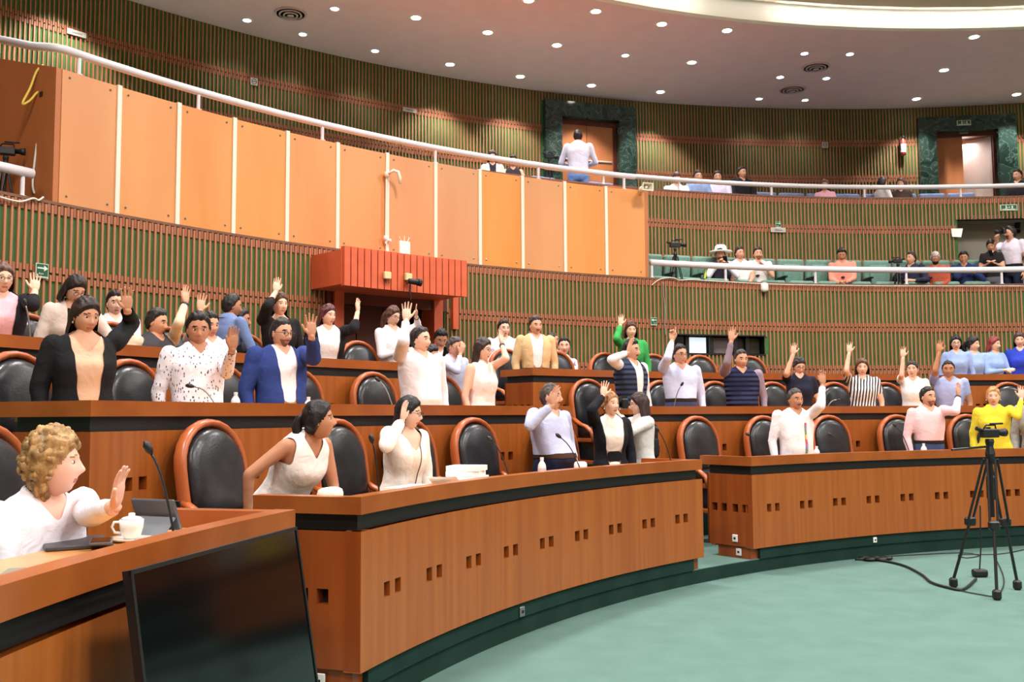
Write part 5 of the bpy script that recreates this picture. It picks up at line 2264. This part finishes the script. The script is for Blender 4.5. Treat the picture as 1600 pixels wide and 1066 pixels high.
    make('body', np.vstack(V), Fc, mats, root, MI, True)
    if P['hair']:
        build_hair(P['hair'], lod, P['hthick'], P['hlen'], hm, root, hr * 1.0, hc, ks, idx * 3.1)
    if P['glasses']:
        gm = MB()
        for sg in (1, -1):
            gm.add(*tube([(sg * .033 + .022 * math.cos(a), .097, .006 + .017 * math.sin(a)) for a in np.linspace(0, 2 * PI, 14, endpoint=False)], .0022, 5, closed=True))
            gm.add(*tube([(sg * .054, .095, .01), (sg * .078, .05, .012), (sg * .08, -.01, .008)], .002, 5))
        gm.add(*tube([(-.011, .099, .01), (.011, .099, .01)], .002, 5))
        make('glasses', [hr @ (np.asarray(p) * ks) + hc for p in gm.v], gm.f, mat('glasses_frame', (50, 36, 34), 0.3), root)
    if P['mask']:
        gm = MB().ellip((0, .062, -.055), (.052, .04, .038), 14, 10)
        make('face_mask', [hr @ (np.asarray(p) * ks) + hc for p in gm.v], gm.f, cloth(P['mask']), root, smooth=True)
    if P['earrings']:
        gm = MB()
        for sg in (1, -1):
            gm.ellip((sg * .08, .0, -.042), (.006, .006, .008), 6, 5)
        make('earrings', [hr @ (np.asarray(p) * ks) + hc for p in gm.v], gm.f, WHITEP, root, smooth=True)
    if P['watch']:
        a, b = P['bones'][11 if P['watch'] == 'R' else 13]
        p0, p1 = a + (b - a) * .88, a + (b - a) * .96
        vv, ff = tube([p0, p1], .036 * s * (1 if sex == 'm' else .85), 12)
        make('wristwatch', vv, ff, DARK, root, smooth=False)

WHT = (240, 238, 240)
BLK = (28, 27, 30)
NAVY = (36, 42, 66)
LBLUE = (176, 186, 222)
DENIM = (64, 78, 116)
BR = (44, 30, 26)
G1 = 'delegates in the front row'
G2 = 'delegates in the second row'
G3 = 'people in the third row'
G4 = 'people in the lower balcony'
G5 = 'people in the upper balcony'
# ---------------- front row
person('blonde curly haired woman in white blouse waving at the left desk', 80, 672, 9.72, F1, 38, 'f', True, lean=14, head=78, hpitch=-2,
       arms={'L': ('up', 186, 757, .0, (140, 812), 'flat', 20), 'R': ('to', .06, .36, .10, 'relax', (-.5, .9, -.1))}, top=('blouse', (240, 236, 244)), bottom=('skirt', (60, 58, 64)),
       hair='curly', hairc=(122, 94, 58), hlen=.09, hthick=.02, skin='fair', earrings=True, group=G1, vneck=.45, build=1.1, tall=.98)
person('woman in white sleeveless vest leaning on the middle front desk', 495, 627, 9.80, F1, 48, 'f', lean=30, head=82, hpitch=-14,
       arms={'R': ('to', .34, .06, .0, 'relax', (.1, .5, -.8)), 'L': ('to', -.14, .40, .14, 'relax', (.2, 1, -.2))}, top=('vest', (240, 234, 230)), bottom=('trousers', (232, 226, 222)), sleeves='none',
       hair='pony', hairc=(24, 20, 20), hlen=.2, skin='brown', group=G1, vneck=.42, build=1.12, hem=-.12)
person('woman in white blazer with glasses hiding her face behind raised hand', 636, 621, 9.82, F1, 42, 'f', lean=6, head=72, hpitch=6,
       arms={'R': ('up', 631, 640, .30, (604, 700), 'flat', 20)}, top=('jacket', (242, 234, 224)), inner=('blouse', (238, 226, 210)), open_w=.05, bottom=('trousers', (240, 230, 218)),
       hair='long', hairc=(20, 17, 18), hlen=.26, glasses=True, group=G1, vneck=.36, hem=-.14, build=1.05, skin='light')
person('heavy man in light blue shirt and dark jeans raising hand before face', 858, 598, 9.88, F1, 48, 'm', head=66, hpitch=0,
       arms={'R': ('up', 866, 618, .30, (826, 668), 'open', 10), 'L': ('to', -.22, .10, .10, 'relax', (0, .4, -1))}, top=('shirt', (190, 196, 228)), bottom=('trousers', (34, 38, 62)), belt=(64, 44, 34), hem=.13,
       hair='short', hairc=(58, 50, 46), hthick=.004, skin='tan', mustache=True, group=G1, build=1.06, belly=.10)
person('smiling woman in long black coat and white dress raising her arm', 952, 612, 9.95, F1, 22, 'f', head=42, hpitch=-2,
       arms={'R': ('up', 944, 606, .05, (921, 640), 'open', 0)}, top=('coat', (30, 30, 36)), inner=('dress', (240, 230, 220)), open_w=.10, bottom=('dress', (240, 230, 220)), skirt=-.42,
       hair='bun', hairc=(120, 82, 50), hthick=.010, skin='light', group=G1, hem=-.02, vneck=.49, earrings=True, belt=(30, 28, 32), belt_z=.13, beltw=.05)
person('woman photographer in white sweater with camera at her eye', 1001, 614, 10.10, F1, -62, 'f', head=-84, hpitch=2,
       arms={'R': ('to', .08, .26, .56, 'grip', (-.5, .3, .8)), 'L': ('to', -.07, .30, .54, 'grip', (.4, .5, .8))}, top=('sweater', (228, 224, 220)), bottom=('trousers', (62, 62, 68)),
       hair='long', hairc=(40, 28, 26), hlen=.28, group='photographers', vneck=None, hem=.0, glasses=True, skin='light')
person('man in white embroidered shirt raising left hand, right front desk', 1241, 607, 9.88, F1, 22, 'm', head=34, hpitch=4,
       arms={'L': ('up', 1285, 590, .10, (1284, 634), 'flat', 0)}, top=('shirt', (242, 236, 240)), bottom=('trousers', (36, 40, 70)), hem=-.06,
       hair='short', hairc=(48, 44, 42), hthick=.008, skin='brown', group=G1, build=1.08, belly=.03, mustache=True, band=('embroidered_band', (216, 150, 130), 'bands'))
person('man in pink shirt and jeans raising left hand, right front desk', 1448, 604, 9.88, F1, 25, 'm', head=42, hpitch=2,
       arms={'L': ('up', 1497, 609, .05, (1494, 645), 'flat', 30)}, top=('shirt', (238, 202, 206)), bottom=('trousers', DENIM), belt=(44, 38, 34), hem=.12,
       hair='short', hairc=(26, 22, 20), hthick=.008, skin='tan', beard=True, group=G1, watch='L')
person('woman in yellow blouse and red trousers waving at the right edge', 1551, 603, 9.88, F1, 4, 'f', head=2, hpitch=4,
       arms={'L': ('up', 1596, 612, .10, (1592, 650), 'open', 0)}, top=('blouse', (222, 206, 60)), bottom=('trousers', (222, 56, 40)), hem=.0,
       hair='bun', hairc=(140, 100, 60), hthick=.008, skin='light', group=G1, build=1.08, vneck=.49, earrings=True)
person('person in grey suit cut off by the right photo edge', 1618, 600, 9.9, F1, -10, 'm', arms={}, top=('jacket', (170, 166, 162)), bottom=('trousers', (160, 158, 156)), group=G1, hem=-.1)

# ---------------- second row
person('woman in black blazer and beige top raising her hand, second row', 133, 464, 11.32, F2, 14, 'f', head=28, hpitch=14,
       arms={'L': ('up', 198, 465, .12, (206, 512), 'open', 0)}, top=('jacket', (32, 31, 34)), inner=('blouse', (216, 178, 148)), open_w=.085, bottom=('trousers', (26, 26, 30)), hem=-.10,
       hair='long', hairc=(36, 26, 24), hlen=.24, group=G2, vneck=.40, earrings=True, build=1.14, belly=.03)
person('man in white leaf patterned shirt raising left hand, second row', 309, 489, 11.32, F2, 14, 'm', head=6, hpitch=10,
       arms={'L': ('up', 364, 528, .12, (356, 580), 'flat', 10)}, top=('shirt', (238, 232, 238), 'leaves'), bottom=('trousers', (40, 34, 34)), hem=-.04,
       hair='short', hairc=(26, 23, 24), hthick=.018, skin='brown', group=G2, build=1.06, belly=.05)
person('man in bright blue blazer and glasses raising left hand', 438, 497, 11.32, F2, 26, 'm', head=40, hpitch=6,
       arms={'L': ('up', 486, 508, .10, (492, 560), 'open', -10)}, top=('jacket', (50, 66, 126)), inner=('shirt', (240, 236, 238)), open_w=.075, bottom=('trousers', (196, 182, 160)), belt=(50, 36, 30), hem=-.14,
       hair='short', hairc=(30, 26, 26), hthick=.010, skin='tan', glasses=True, beard=True, group=G2, build=1.12, belly=.05)
person('man in white shirt stretching his right arm straight up', 655, 510, 11.32, F2, 34, 'm', head=58, hpitch=2,
       arms={'R': ('up', 635, 487, .05, (631, 535), 'open', -20)}, top=('shirt', (242, 236, 240)), bottom=('trousers', (188, 170, 146)), hem=-.02,
       hair='short', hairc=(34, 28, 28), hthick=.010, skin='light', group=G2, build=1.1, belly=.06)
person('young woman in white sleeveless dress with long dark hair and glasses', 752, 528, 11.34, F2, 48, 'f', head=60, hpitch=4,
       arms={'L': ('up', 783, 527, .02, (796, 562), 'flat', 0)}, top=('dress', (242, 230, 226)), bottom=('dress', (242, 230, 226)), skirt=-.4, sleeves='none',
       hair='long', hairc=(40, 30, 28), hlen=.40, glasses=True, group=G2, vneck=.49, hem=.0, belt=(206, 170, 140), skin='light', watch='L')
person('man in light blue shirt with hand at his face in the aisle', 709, 527, 12.0, F2 + .3, 38, 'm', head=50, hpitch=16, lean=8,
       arms={'R': ('to', .02, .17, .58, 'relax', (-.3, .1, .9), (-.2, -1, 0))}, top=('shirt', (198, 204, 226)), bottom=('trousers', NAVY), hem=.05,
       hair='short', hairc=(50, 46, 46), hthick=.008, glasses=True, group=G2, skin='tan')
person('man in navy vest over white shirt shielding his eyes', 984, 530, 11.34, F2, 48, 'm', head=64, hpitch=4,
       arms={'R': ('up', 984, 540, .22, (956, 560), 'flat', 20)}, top=('vest', (52, 60, 84), 'quilt'), inner=('shirt', WHT), open_w=.06, sleeve_mat=('shirt', WHT), bottom=('trousers', (40, 44, 60)), hem=-.08,
       hair='short', hairc=(22, 20, 20), hthick=.016, skin='tan', group=G2, build=1.08, mustache=True)
person('man in light blue shirt and jeans pointing one finger upward', 1061, 538, 11.34, F2, 20, 'm', head=36, hpitch=4,
       arms={'R': ('up', 1051, 521, .04, (1043, 560), 'point', -20)}, top=('shirt', (204, 210, 238)), bottom=('trousers', DENIM), belt=(46, 36, 32), hem=.12,
       hair='short', hairc=(28, 25, 26), hthick=.012, skin='tan', glasses=True, group=G2, build=1.06, belly=.05)
person('man in quilted navy vest and grey shirt raising his right hand', 1157, 546, 11.34, F2, 12, 'm', head=24, hpitch=6,
       arms={'R': ('up', 1143, 522, .05, (1137, 565), 'open', 0)}, top=('vest', (38, 42, 70), 'quilt'), sleeve_mat=('shirt', (150, 132, 146)), bottom=('trousers', DENIM), hem=.02,
       hair='short', hairc=(40, 34, 34), hthick=.010, skin='tan', group=G2, build=1.1, belly=.06)
person('woman in navy tee and glasses looking down with raised hand', 1248, 557, 11.34, F2, 8, 'f', head=18, hpitch=24,
       arms={'R': ('up', 1240, 544, .04, (1228, 586), 'open', 0)}, top=('t_shirt', (38, 38, 54)), sleeves='short', bottom=('trousers', (120, 116, 124)), hem=-.02,
       hair='bun', hairc=(36, 32, 34), hthick=.008, glasses=True, group=G2, build=1.05, skin='light')
person('woman in black and white striped blouse raising her hand', 1346, 560, 11.34, F2, 8, 'f', head=6, hpitch=4,
       arms={'R': ('up', 1327, 542, .04, (1321, 580), 'open', 0)}, top=('blouse', (236, 232, 234), 'stripes'), sleeves='short', bottom=('trousers', (226, 222, 220)), hem=-.03,
       hair='bob', hairc=(70, 46, 36), hlen=.10, group=G2, build=1.1, skin='light')
person('woman in plain white tee with hair tied back raising her hand', 1425, 563, 11.34, F2, 2, 'f', head=-8, hpitch=2,
       arms={'R': ('up', 1411, 549, .28, (1409, 586), 'open', 0)}, top=('t_shirt', WHT), sleeves='short', bottom=('trousers', (30, 30, 44)), hem=-.02,
       hair='bun', hairc=(40, 30, 30), hthick=.008, group=G2, skin='light')
person('man in pale blue polo shirt raising his right hand', 1481, 564, 11.34, F2, 6, 'm', head=2, hpitch=4,
       arms={'R': ('up', 1468, 541, .04, (1461, 578), 'open', 0)}, top=('polo_shirt', (166, 172, 212)), sleeves='short', bottom=('trousers', (70, 68, 76)), hem=-.04,
       hair='short', hairc=(30, 26, 26), hthick=.010, skin='brown', group=G2, build=1.06)

# ---------------- third row
person('woman in dark blazer and pink blouse at the left edge', 4, 412, 12.9, F3, 0, 'f', head=18, hpitch=4,
       arms={'L': ('up', 55, 440, .06, (52, 482), 'open', 0)}, top=('jacket', (34, 32, 38)), inner=('blouse', (240, 184, 196)), open_w=.10, sleeves='3q', bottom=('trousers', (36, 34, 40)), hem=-.08,
       hair='long', hairc=(70, 50, 40), hlen=.14, glasses=True, group=G3, build=1.1, vneck=.47, skin='light')
person('woman in beige blazer bending over the third row desk', 116, 429, 13.05, F3, 18, 'f', head=30, hpitch=28, lean=20,
       arms={'L': ('to', -.26, .30, .30, 'relax', (.1, 1, .2)), 'R': ('to', .20, .20, -.03, 'relax', (-.3, .7, -.5))}, top=('jacket', (226, 206, 194)), inner=('blouse', (40, 36, 40)), open_w=.05, bottom=('trousers', (50, 46, 48)), hem=-.10,
       hair='bob', hairc=(30, 24, 24), hlen=.13, glasses=True, group=G3, skin='light')
person('young man in white polo with red and blue stripes by the wall', 180, 455, 14.1, F3, 8, 'm', True, head=12, hpitch=6,
       arms={'R': ('to', .1, .3, .05), 'L': ('to', -.1, .3, .05)}, top=('polo_shirt', (236, 226, 234)), sleeves='short', bottom=('trousers', NAVY), hair='short', hairc=(24, 20, 20), group=G3, skin='light')
person('man in dark grey vest and khaki shirt looking sideways, arm raised', 243, 482, 12.95, F3, 36, 'm', True, head=62, hpitch=12,
       arms={'L': ('up', 290, 461, .02, (279, 505), 'flat', 0), 'R': ('to', .24, .15, .05)}, top=('vest', (70, 68, 72)), sleeve_mat=('shirt', (216, 200, 174)), bottom=('trousers', (120, 110, 96)),
       hair='short', hairc=(30, 24, 22), hthick=.014, group=G3, skin='tan', watch='L')
person('man in white shirt with raised hand hidden behind patterned shirt man', 327, 488, 13.1, F3, 20, 'm', True, head=30, hpitch=10,
       arms={'R': ('up', 314, 473, .0, (300, 515), 'open', 0), 'L': ('to', -.2, .2, .05)}, top=('shirt', (238, 232, 238)), bottom=('trousers', NAVY), hair='short', hairc=(30, 26, 26), group=G3, skin='tan')
person('man in blue shirt turning his back near the wall', 360, 459, 13.6, F3, 128, 'm', head=104, hpitch=8, lean=6,
       arms={'R': ('to', .15, .3, .2)}, top=('shirt', (120, 140, 186)), bottom=('trousers', NAVY), hair='short', hairc=(28, 24, 24), hthick=.014, group=G3, skin='brown', hem=.03)
person('man in profile right of the man in blue shirt', 374, 482, 14.0, F3, 80, 'm', True, head=86, hpitch=8, arms={'R': ('to', .1, .32, .2), 'L': ('to', -.05, .34, .2)},
       top=('shirt', (90, 96, 112)), bottom=('trousers', NAVY), hair='short', hairc=(26, 22, 22), group=G3, skin='brown')
person('woman in black blazer with right arm raised beside the slatted wall', 436, 457, 12.95, F3, 18, 'f', head=30, hpitch=2,
       arms={'R': ('up', 432, 444, .04, (417, 480), 'flat', 0)}, top=('jacket', (34, 32, 34)), inner=('blouse', (226, 206, 196)), open_w=.03, sleeves='3q', bottom=('trousers', (34, 34, 38)), hem=-.1,
       hair='long', hairc=(60, 42, 34), hlen=.2, group=G3, skin='light', earrings=True, vneck=.4)
person('woman in dark cardigan and white blouse, reddish bob, hand raised', 512, 476, 12.95, F3, 10, 'f', head=40, hpitch=4,
       arms={'L': ('up', 559, 476, .04, (557, 514), 'flat', 40)}, top=('cardigan', (32, 32, 38)), inner=('blouse', (240, 236, 240)), open_w=.11, sleeves='3q', bottom=('trousers', (30, 30, 36)), hem=-.1,
       hair='long', hairc=(66, 34, 36), hlen=.16, group=G3, skin='light', build=1.12)
person('woman in white blouse and dark skirt standing before the dark doors', 612, 478, 13.4, F3, 30, 'f', head=46, hpitch=14,
       arms={'L': ('up', 650, 484, .04, (655, 512), 'flat', 60), 'R': ('to', .0, .26, .24, 'relax', (-.4, 1, .2))}, top=('blouse', (238, 228, 230)), bottom=('skirt', (40, 44, 70)), skirt=None,
       hair='pony', hairc=(66, 42, 34), hlen=.22, glasses=True, group=G3, skin='light', hem=.06, watch='L')
person('young man in pale shirt looking down at a phone', 689, 514, 13.5, F3, -4, 'm', True, head=14, hpitch=32,
       arms={'R': ('to', .04, .26, .26, 'grip', (-.4, .6, .5)), 'L': ('to', -.06, .26, .24, 'grip', (.4, .6, .5))}, top=('shirt', (222, 224, 240)), bottom=('trousers', NAVY), hair='short', hairc=(22, 20, 20), hthick=.018, group=G3, skin='brown')
person('dark haired person low behind the third row desk end', 672, 541, 12.9, F3, 30, 'm', True, head=60, hpitch=20, arms={}, top=('shirt', (60, 60, 70)), hair='short', hairc=(34, 30, 34), hthick=.02, group=G3, tall=.85)
person('man in white shirt seated by the wall left of tan jacket', 787, 500, 13.95, F3, 8, 'm', True, head=20, hpitch=4,
       arms={'R': ('to', .12, .3, .1), 'L': ('to', -.12, .3, .1)}, top=('shirt', (240, 232, 236)), bottom=('trousers', NAVY), hair='short', hairc=(30, 26, 26), group=G3, skin='light', build=1.05)
person('man in tan jacket with mustache standing in the third row', 836, 494, 12.95, F3, 14, 'm', head=26, hpitch=4, arms={},
       top=('jacket', (214, 180, 134)), inner=('shirt', (240, 236, 236)), open_w=.07, bottom=('trousers', (40, 44, 70)), belt=(40, 32, 30), hem=.09,
       hair='short', hairc=(44, 36, 34), hthick=.016, mustache=True, group=G3, skin='tan')
person('man in pink shirt in profile right of tan jacket', 861, 520, 14.0, F3, 70, 'm', True, head=84, hpitch=4, arms={'R': ('to', .1, .3, .1)}, top=('shirt', (240, 190, 196)), hair='short', hairc=(40, 36, 36), hthick=.006, group=G3, skin='tan', tall=.9)
person('man in white polo leaning sideways behind the third row', 881, 527, 13.7, F3, 10, 'm', True, head=2, hpitch=6, side=-16,
       arms={'L': ('to', -.26, .2, -.02)}, top=('polo_shirt', (238, 226, 232), 'print'), sleeves='short', bottom=('trousers', NAVY), hair='short', hairc=(34, 28, 28), group=G3, skin='light')
person('woman in green jacket raising her right hand near the wall', 985, 502, 13.3, F3, 8, 'f', head=14, hpitch=4,
       arms={'R': ('up', 970, 499, .02, (963, 530), 'open', 0)}, top=('jacket', (62, 160, 84)), inner=('blouse', (236, 232, 226)), open_w=.05, bottom=('trousers', (50, 50, 56)), hem=-.1,
       hair='bob', hairc=(60, 36, 30), hlen=.11, group=G3, skin='light')
for px, py, fc, hd, lb, col, hair, hc, hl in [
        (1493, 524, 0, 6, 'woman in light blue shirt with very long straight black hair', (150, 172, 220), 'long', (26, 22, 26), .34),
        (1519, 526, 20, 62, 'woman in light blue shirt with dark ponytail looking sideways', (150, 174, 222), 'pony', (28, 24, 26), .2),
        (1551, 526, 40, 62, 'woman in light blue shirt with red brown hair', (146, 172, 220), 'long', (96, 40, 40), .18),
        (1593, 519, -4, 0, 'woman in royal blue dress at the right edge', (52, 72, 190), 'long', (56, 38, 34), .16)]:
    person(lb, px, py, 12.95, F3, fc, 'f', head=hd, hpitch=6, arms={'R': ('to', .02, .26, .22), 'L': ('to', -.04, .26, .2)} if fc == 40 else {}, top=('blouse', col), sleeves='long' if px < 1580 else '3q',
           bottom=('trousers', (40, 42, 60)), hair=hair, hairc=hc, hlen=hl, group=G3, skin='light', glasses=px == 1493, hem=-.04)

# ---------------- lower balcony
SB_ = dict(seated=True, group=G4)
person('man wearing a white hat and dark vest, lower balcony', 1125, 388, 15.88, FB1, 4, 'm', head=4, hpitch=6, arms={'R': ('to', .06, .24, .44, 'grip', (-.3, .5, .8)), 'L': ('to', -.1, .26, .40, 'grip', (.3, .5, .8))},
       top=('vest', (52, 44, 60)), sleeve_mat=('shirt', (236, 228, 236)), bottom=('trousers', (44, 42, 62)), hair='short', skin='brown', beard=True, **SB_)
person('man in plain white tee beside the white hat man', 1155, 386, 15.88, FB1, 10, 'm', head=28, hpitch=2, arms={'R': ('to', .1, .3, .05), 'L': ('to', -.1, .3, .05)}, top=('t_shirt', WHT), sleeves='short', skin='tan', build=1.08, **SB_)
person('man in white shirt with hand at his shoulder, lower balcony', 1184, 387, 15.88, FB1, 6, 'm', head=10, hpitch=0, arms={'L': ('to', -.08, .2, .42, 'relax', (.6, .2, .5)), 'R': ('to', .1, .3, .05)}, top=('shirt', (238, 230, 224)), sleeves='short', beard=True, skin='tan', **SB_)
person('man in salmon shirt looking down, lower balcony', 1315, 388, 15.88, FB1, 0, 'm', head=0, hpitch=26, arms={'R': ('to', .06, .3, .1), 'L': ('to', -.06, .3, .1)}, top=('shirt', (240, 150, 130)), skin='brown', **SB_)
person('man in dark jacket operating the balcony camcorder', 1424, 394, 15.88, FB1, -30, 'm', head=-34, hpitch=-4, arms={'R': ('to', .05, .36, .40, 'grip', (-.2, .8, .4)), 'L': ('to', -.2, .3, .2)}, top=('jacket', (46, 46, 66)), bottom=('trousers', (110, 124, 170)), skin='tan', **SB_)
person('grey haired man in red shirt with dark mask', 1461, 394, 15.88, FB1, 0, 'm', head=0, hpitch=20, arms={'R': ('to', .05, .28, .1), 'L': ('to', -.05, .28, .1)}, top=('shirt', (176, 84, 62)), hairc=(150, 142, 138), skin='deep', mask=(34, 30, 32), bottom=('trousers', (50, 40, 44)), **SB_)
person('man in navy jacket and khaki trousers, chin on hand', 1505, 393, 15.88, FB1, 4, 'm', head=2, hpitch=14, arms={'R': ('to', .02, .2, .5, 'relax', (-.2, .2, .9)), 'L': ('to', -.14, .2, .35, 'relax', (.6, .4, .2))}, top=('jacket', (44, 54, 96)), bottom=('trousers', (206, 182, 150)), skin='brown', **SB_)
person('woman in black tee standing in the grey recess', 1548, 375, 15.75, FB1, -2, 'f', head=-4, hpitch=18, arms={'R': ('to', .04, .24, .26, 'relax', (-.6, .6, .3)), 'L': ('to', -.04, .24, .26, 'relax', (.6, .6, .3))}, top=('t_shirt', (38, 34, 36)), sleeves='short', bottom=('trousers', (96, 96, 104)),
       hair='pony', hairc=(34, 28, 28), skin='tan', group=G4, hem=.0)
person('bearded man in white shirt standing and filming, lower balcony', 1579, 354, 15.75, FB1, -30, 'm', head=-62, hpitch=0, arms={'R': ('to', .06, .34, .50, 'grip', (-.2, .6, .7)), 'L': 'down'}, top=('shirt', (226, 216, 230)), sleeves='short', bottom=('trousers', (40, 44, 66)), belt=(40, 34, 32), beard=True, skin='tan', group=G4, watch='L')
person('person in mint shirt cut off at the right balcony edge', 1606, 396, 15.75, FB1, -10, 'm', head=0, arms={}, top=('shirt', (190, 226, 214)), skin='tan', **SB_)

# ---------------- upper balcony
SU = dict(seated=True, group=G5)
person('woman in grey blazer and dark top, upper balcony', 769, 236, 17.2, FB2, 6, 'f', head=4, hpitch=8, arms={'R': ('to', .1, .28, .1), 'L': ('to', -.1, .28, .1)}, top=('jacket', (196, 190, 184)), inner=('blouse', (44, 38, 50)), open_w=.06, hair='long', hairc=(34, 26, 26), hlen=.2, skin='tan', **SU)
person('person in dark sleeveless top next to grey blazer woman', 801, 243, 17.25, FB2, 6, 'f', head=6, hpitch=14, arms={'R': ('to', .1, .28, .1), 'L': ('to', -.1, .28, .12)}, top=('t_shirt', (52, 44, 50)), sleeves='none', hair='short', hairc=(30, 24, 24), skin='tan', **SU)
person('man in pale blue shirt and jeans seen from behind', 903, 201, 17.05, FB2, 180, 'm', head=176, hpitch=8, arms={'R': ('to', .14, .26, .2, 'relax'), 'L': ('to', -.14, .26, .2, 'relax')}, top=('shirt', (206, 206, 226)), bottom=('trousers', (110, 140, 196)), hem=.02, skin='brown', hthick=.006, group=G5)
for px, py, fc, hd, sx, lb, col, hc, extra in [
        (1056, 270, 10, 20, 'm', 'person in white shirt leaning down behind upper rail', (240, 236, 234), (60, 40, 38), dict(hpitch=30)),
        (1090, 267, 10, 20, 'm', 'man in mid blue shirt with curly dark hair, upper balcony', (132, 150, 190), (34, 30, 30), {}),
        (1121, 268, 0, 4, 'm', 'man in pale lilac shirt left of man in black jacket', (214, 204, 226), (30, 26, 26), {}),
        (1158, 261, 30, 40, 'm', 'man in black jacket sitting upright, upper balcony', (36, 34, 38), (26, 22, 22), {}),
        (1288, 281, 0, 4, 'f', 'person in pink blouse behind upper railing', (240, 176, 196), (90, 66, 58), {}),
        (1377, 277, 120, 140, 'm', 'person in white shirt turned away, upper balcony', (236, 228, 228), (40, 34, 34), {}),
        (1407, 279, 0, -10, 'f', 'woman in dark patterned top right of turned white shirt', (66, 52, 48), (60, 44, 38), {}),
        (1590, 265, -20, -30, 'm', 'man in black sitting at the far right upper balcony', (40, 38, 42), (24, 20, 20), {})]:
    person(lb, px, py, 17.25, FB2, fc, sx, head=hd, arms={'R': ('to', .1, .28, .1), 'L': ('to', -.1, .28, .1)}, top=('shirt' if 'jacket' not in lb else 'jacket', col), hair='short' if sx == 'm' else 'bob', hairc=hc, hlen=.1, skin='tan', **{**SU, **extra})

# ---------------- things held and worn
def at_px(px, py, R):
    return hitR(px, py, R)


def still_camera(px, py, R, ang, label):
    t = empty('photo_camera', at_px(px, py, R), ang)
    tag(t, label, 'camera')
    MB().rbox((0, 0, 0), (.14, .06, .10), .015, 2).build('body', BLKPL, t)
    v, f = tube([(0, .03, -.005), (0, .1, -.005), (0, .14, -.005)], [.036, .036, .042], 14)
    make('lens', v, f, DARK, t, smooth=True)
    MB().box((0, .0, .06), (.05, .05, .035)).build('viewfinder', BLKPL, t)
    return t


still_camera(975, 631, 10.0, math.radians(95), 'black photo camera held by the woman in white sweater')
still_camera(1567, 362, 15.55, math.radians(95), 'small camera held by standing bearded man, lower balcony')
t = empty('sun_hat', hitR(1126, 394, 15.9))
tag(t, 'white brimmed hat on man in dark vest, lower balcony', 'hat')
MB().lathe([(.21, -.005), (.2, .012), (.11, .015), (.10, .10), (.07, .13), (.01, .135)], n=22).build('crown', cloth((236, 228, 214)), t, smooth=True)
MB().lathe([(.105, .015), (.106, .04), (.1, .04)], n=22).build('hat_band', cloth((170, 150, 120)), t)


def phone(px, py, R, label, rz=0.0):
    t = empty('mobile_phone', hitR(px, py, R), rz)
    tag(t, label, 'phone', 'phones in hands')
    MB().rbox((0, 0, 0), (.075, .011, .15), .005, 1, rx=.5).build('case', BLKPL, t)
    MB().box((0, .006, 0), (.065, .002, .13), rx=.5).build('screen', GLASSD, t)


phone(697, 549, 13.2, 'dark phone in hands of young man in pale shirt', 2.9)
phone(1133, 405, 15.6, 'dark phone held up by man in white hat', 3.1)
phone(1548, 396, 15.5, 'dark phone in hands of woman in black tee', 3.1)
t = empty('backpack', hitR(1012, 690, 10.25), math.radians(20))
tag(t, 'black backpack worn by the woman photographer', 'backpack')
MB().rbox((0, 0, 0), (.2, .14, .36), .05, 3).build('bag', cloth((34, 34, 40)), t, smooth=True)
MB().rbox((0, -.08, -.06), (.16, .05, .18), .02, 2).build('pocket', cloth((40, 40, 46)), t, smooth=True)
cable('yellow_strap', [hitR(x, y, 15.1) for x, y in [(1107, 415), (1103, 425), (1101, 436)]], .018, mat('strap_yellow', (214, 226, 60), 0.6), 'bright yellow strap tied to the lower balcony railing', 'strap')

finish_people()
for w_ in WARN:
    print('WARN', w_)
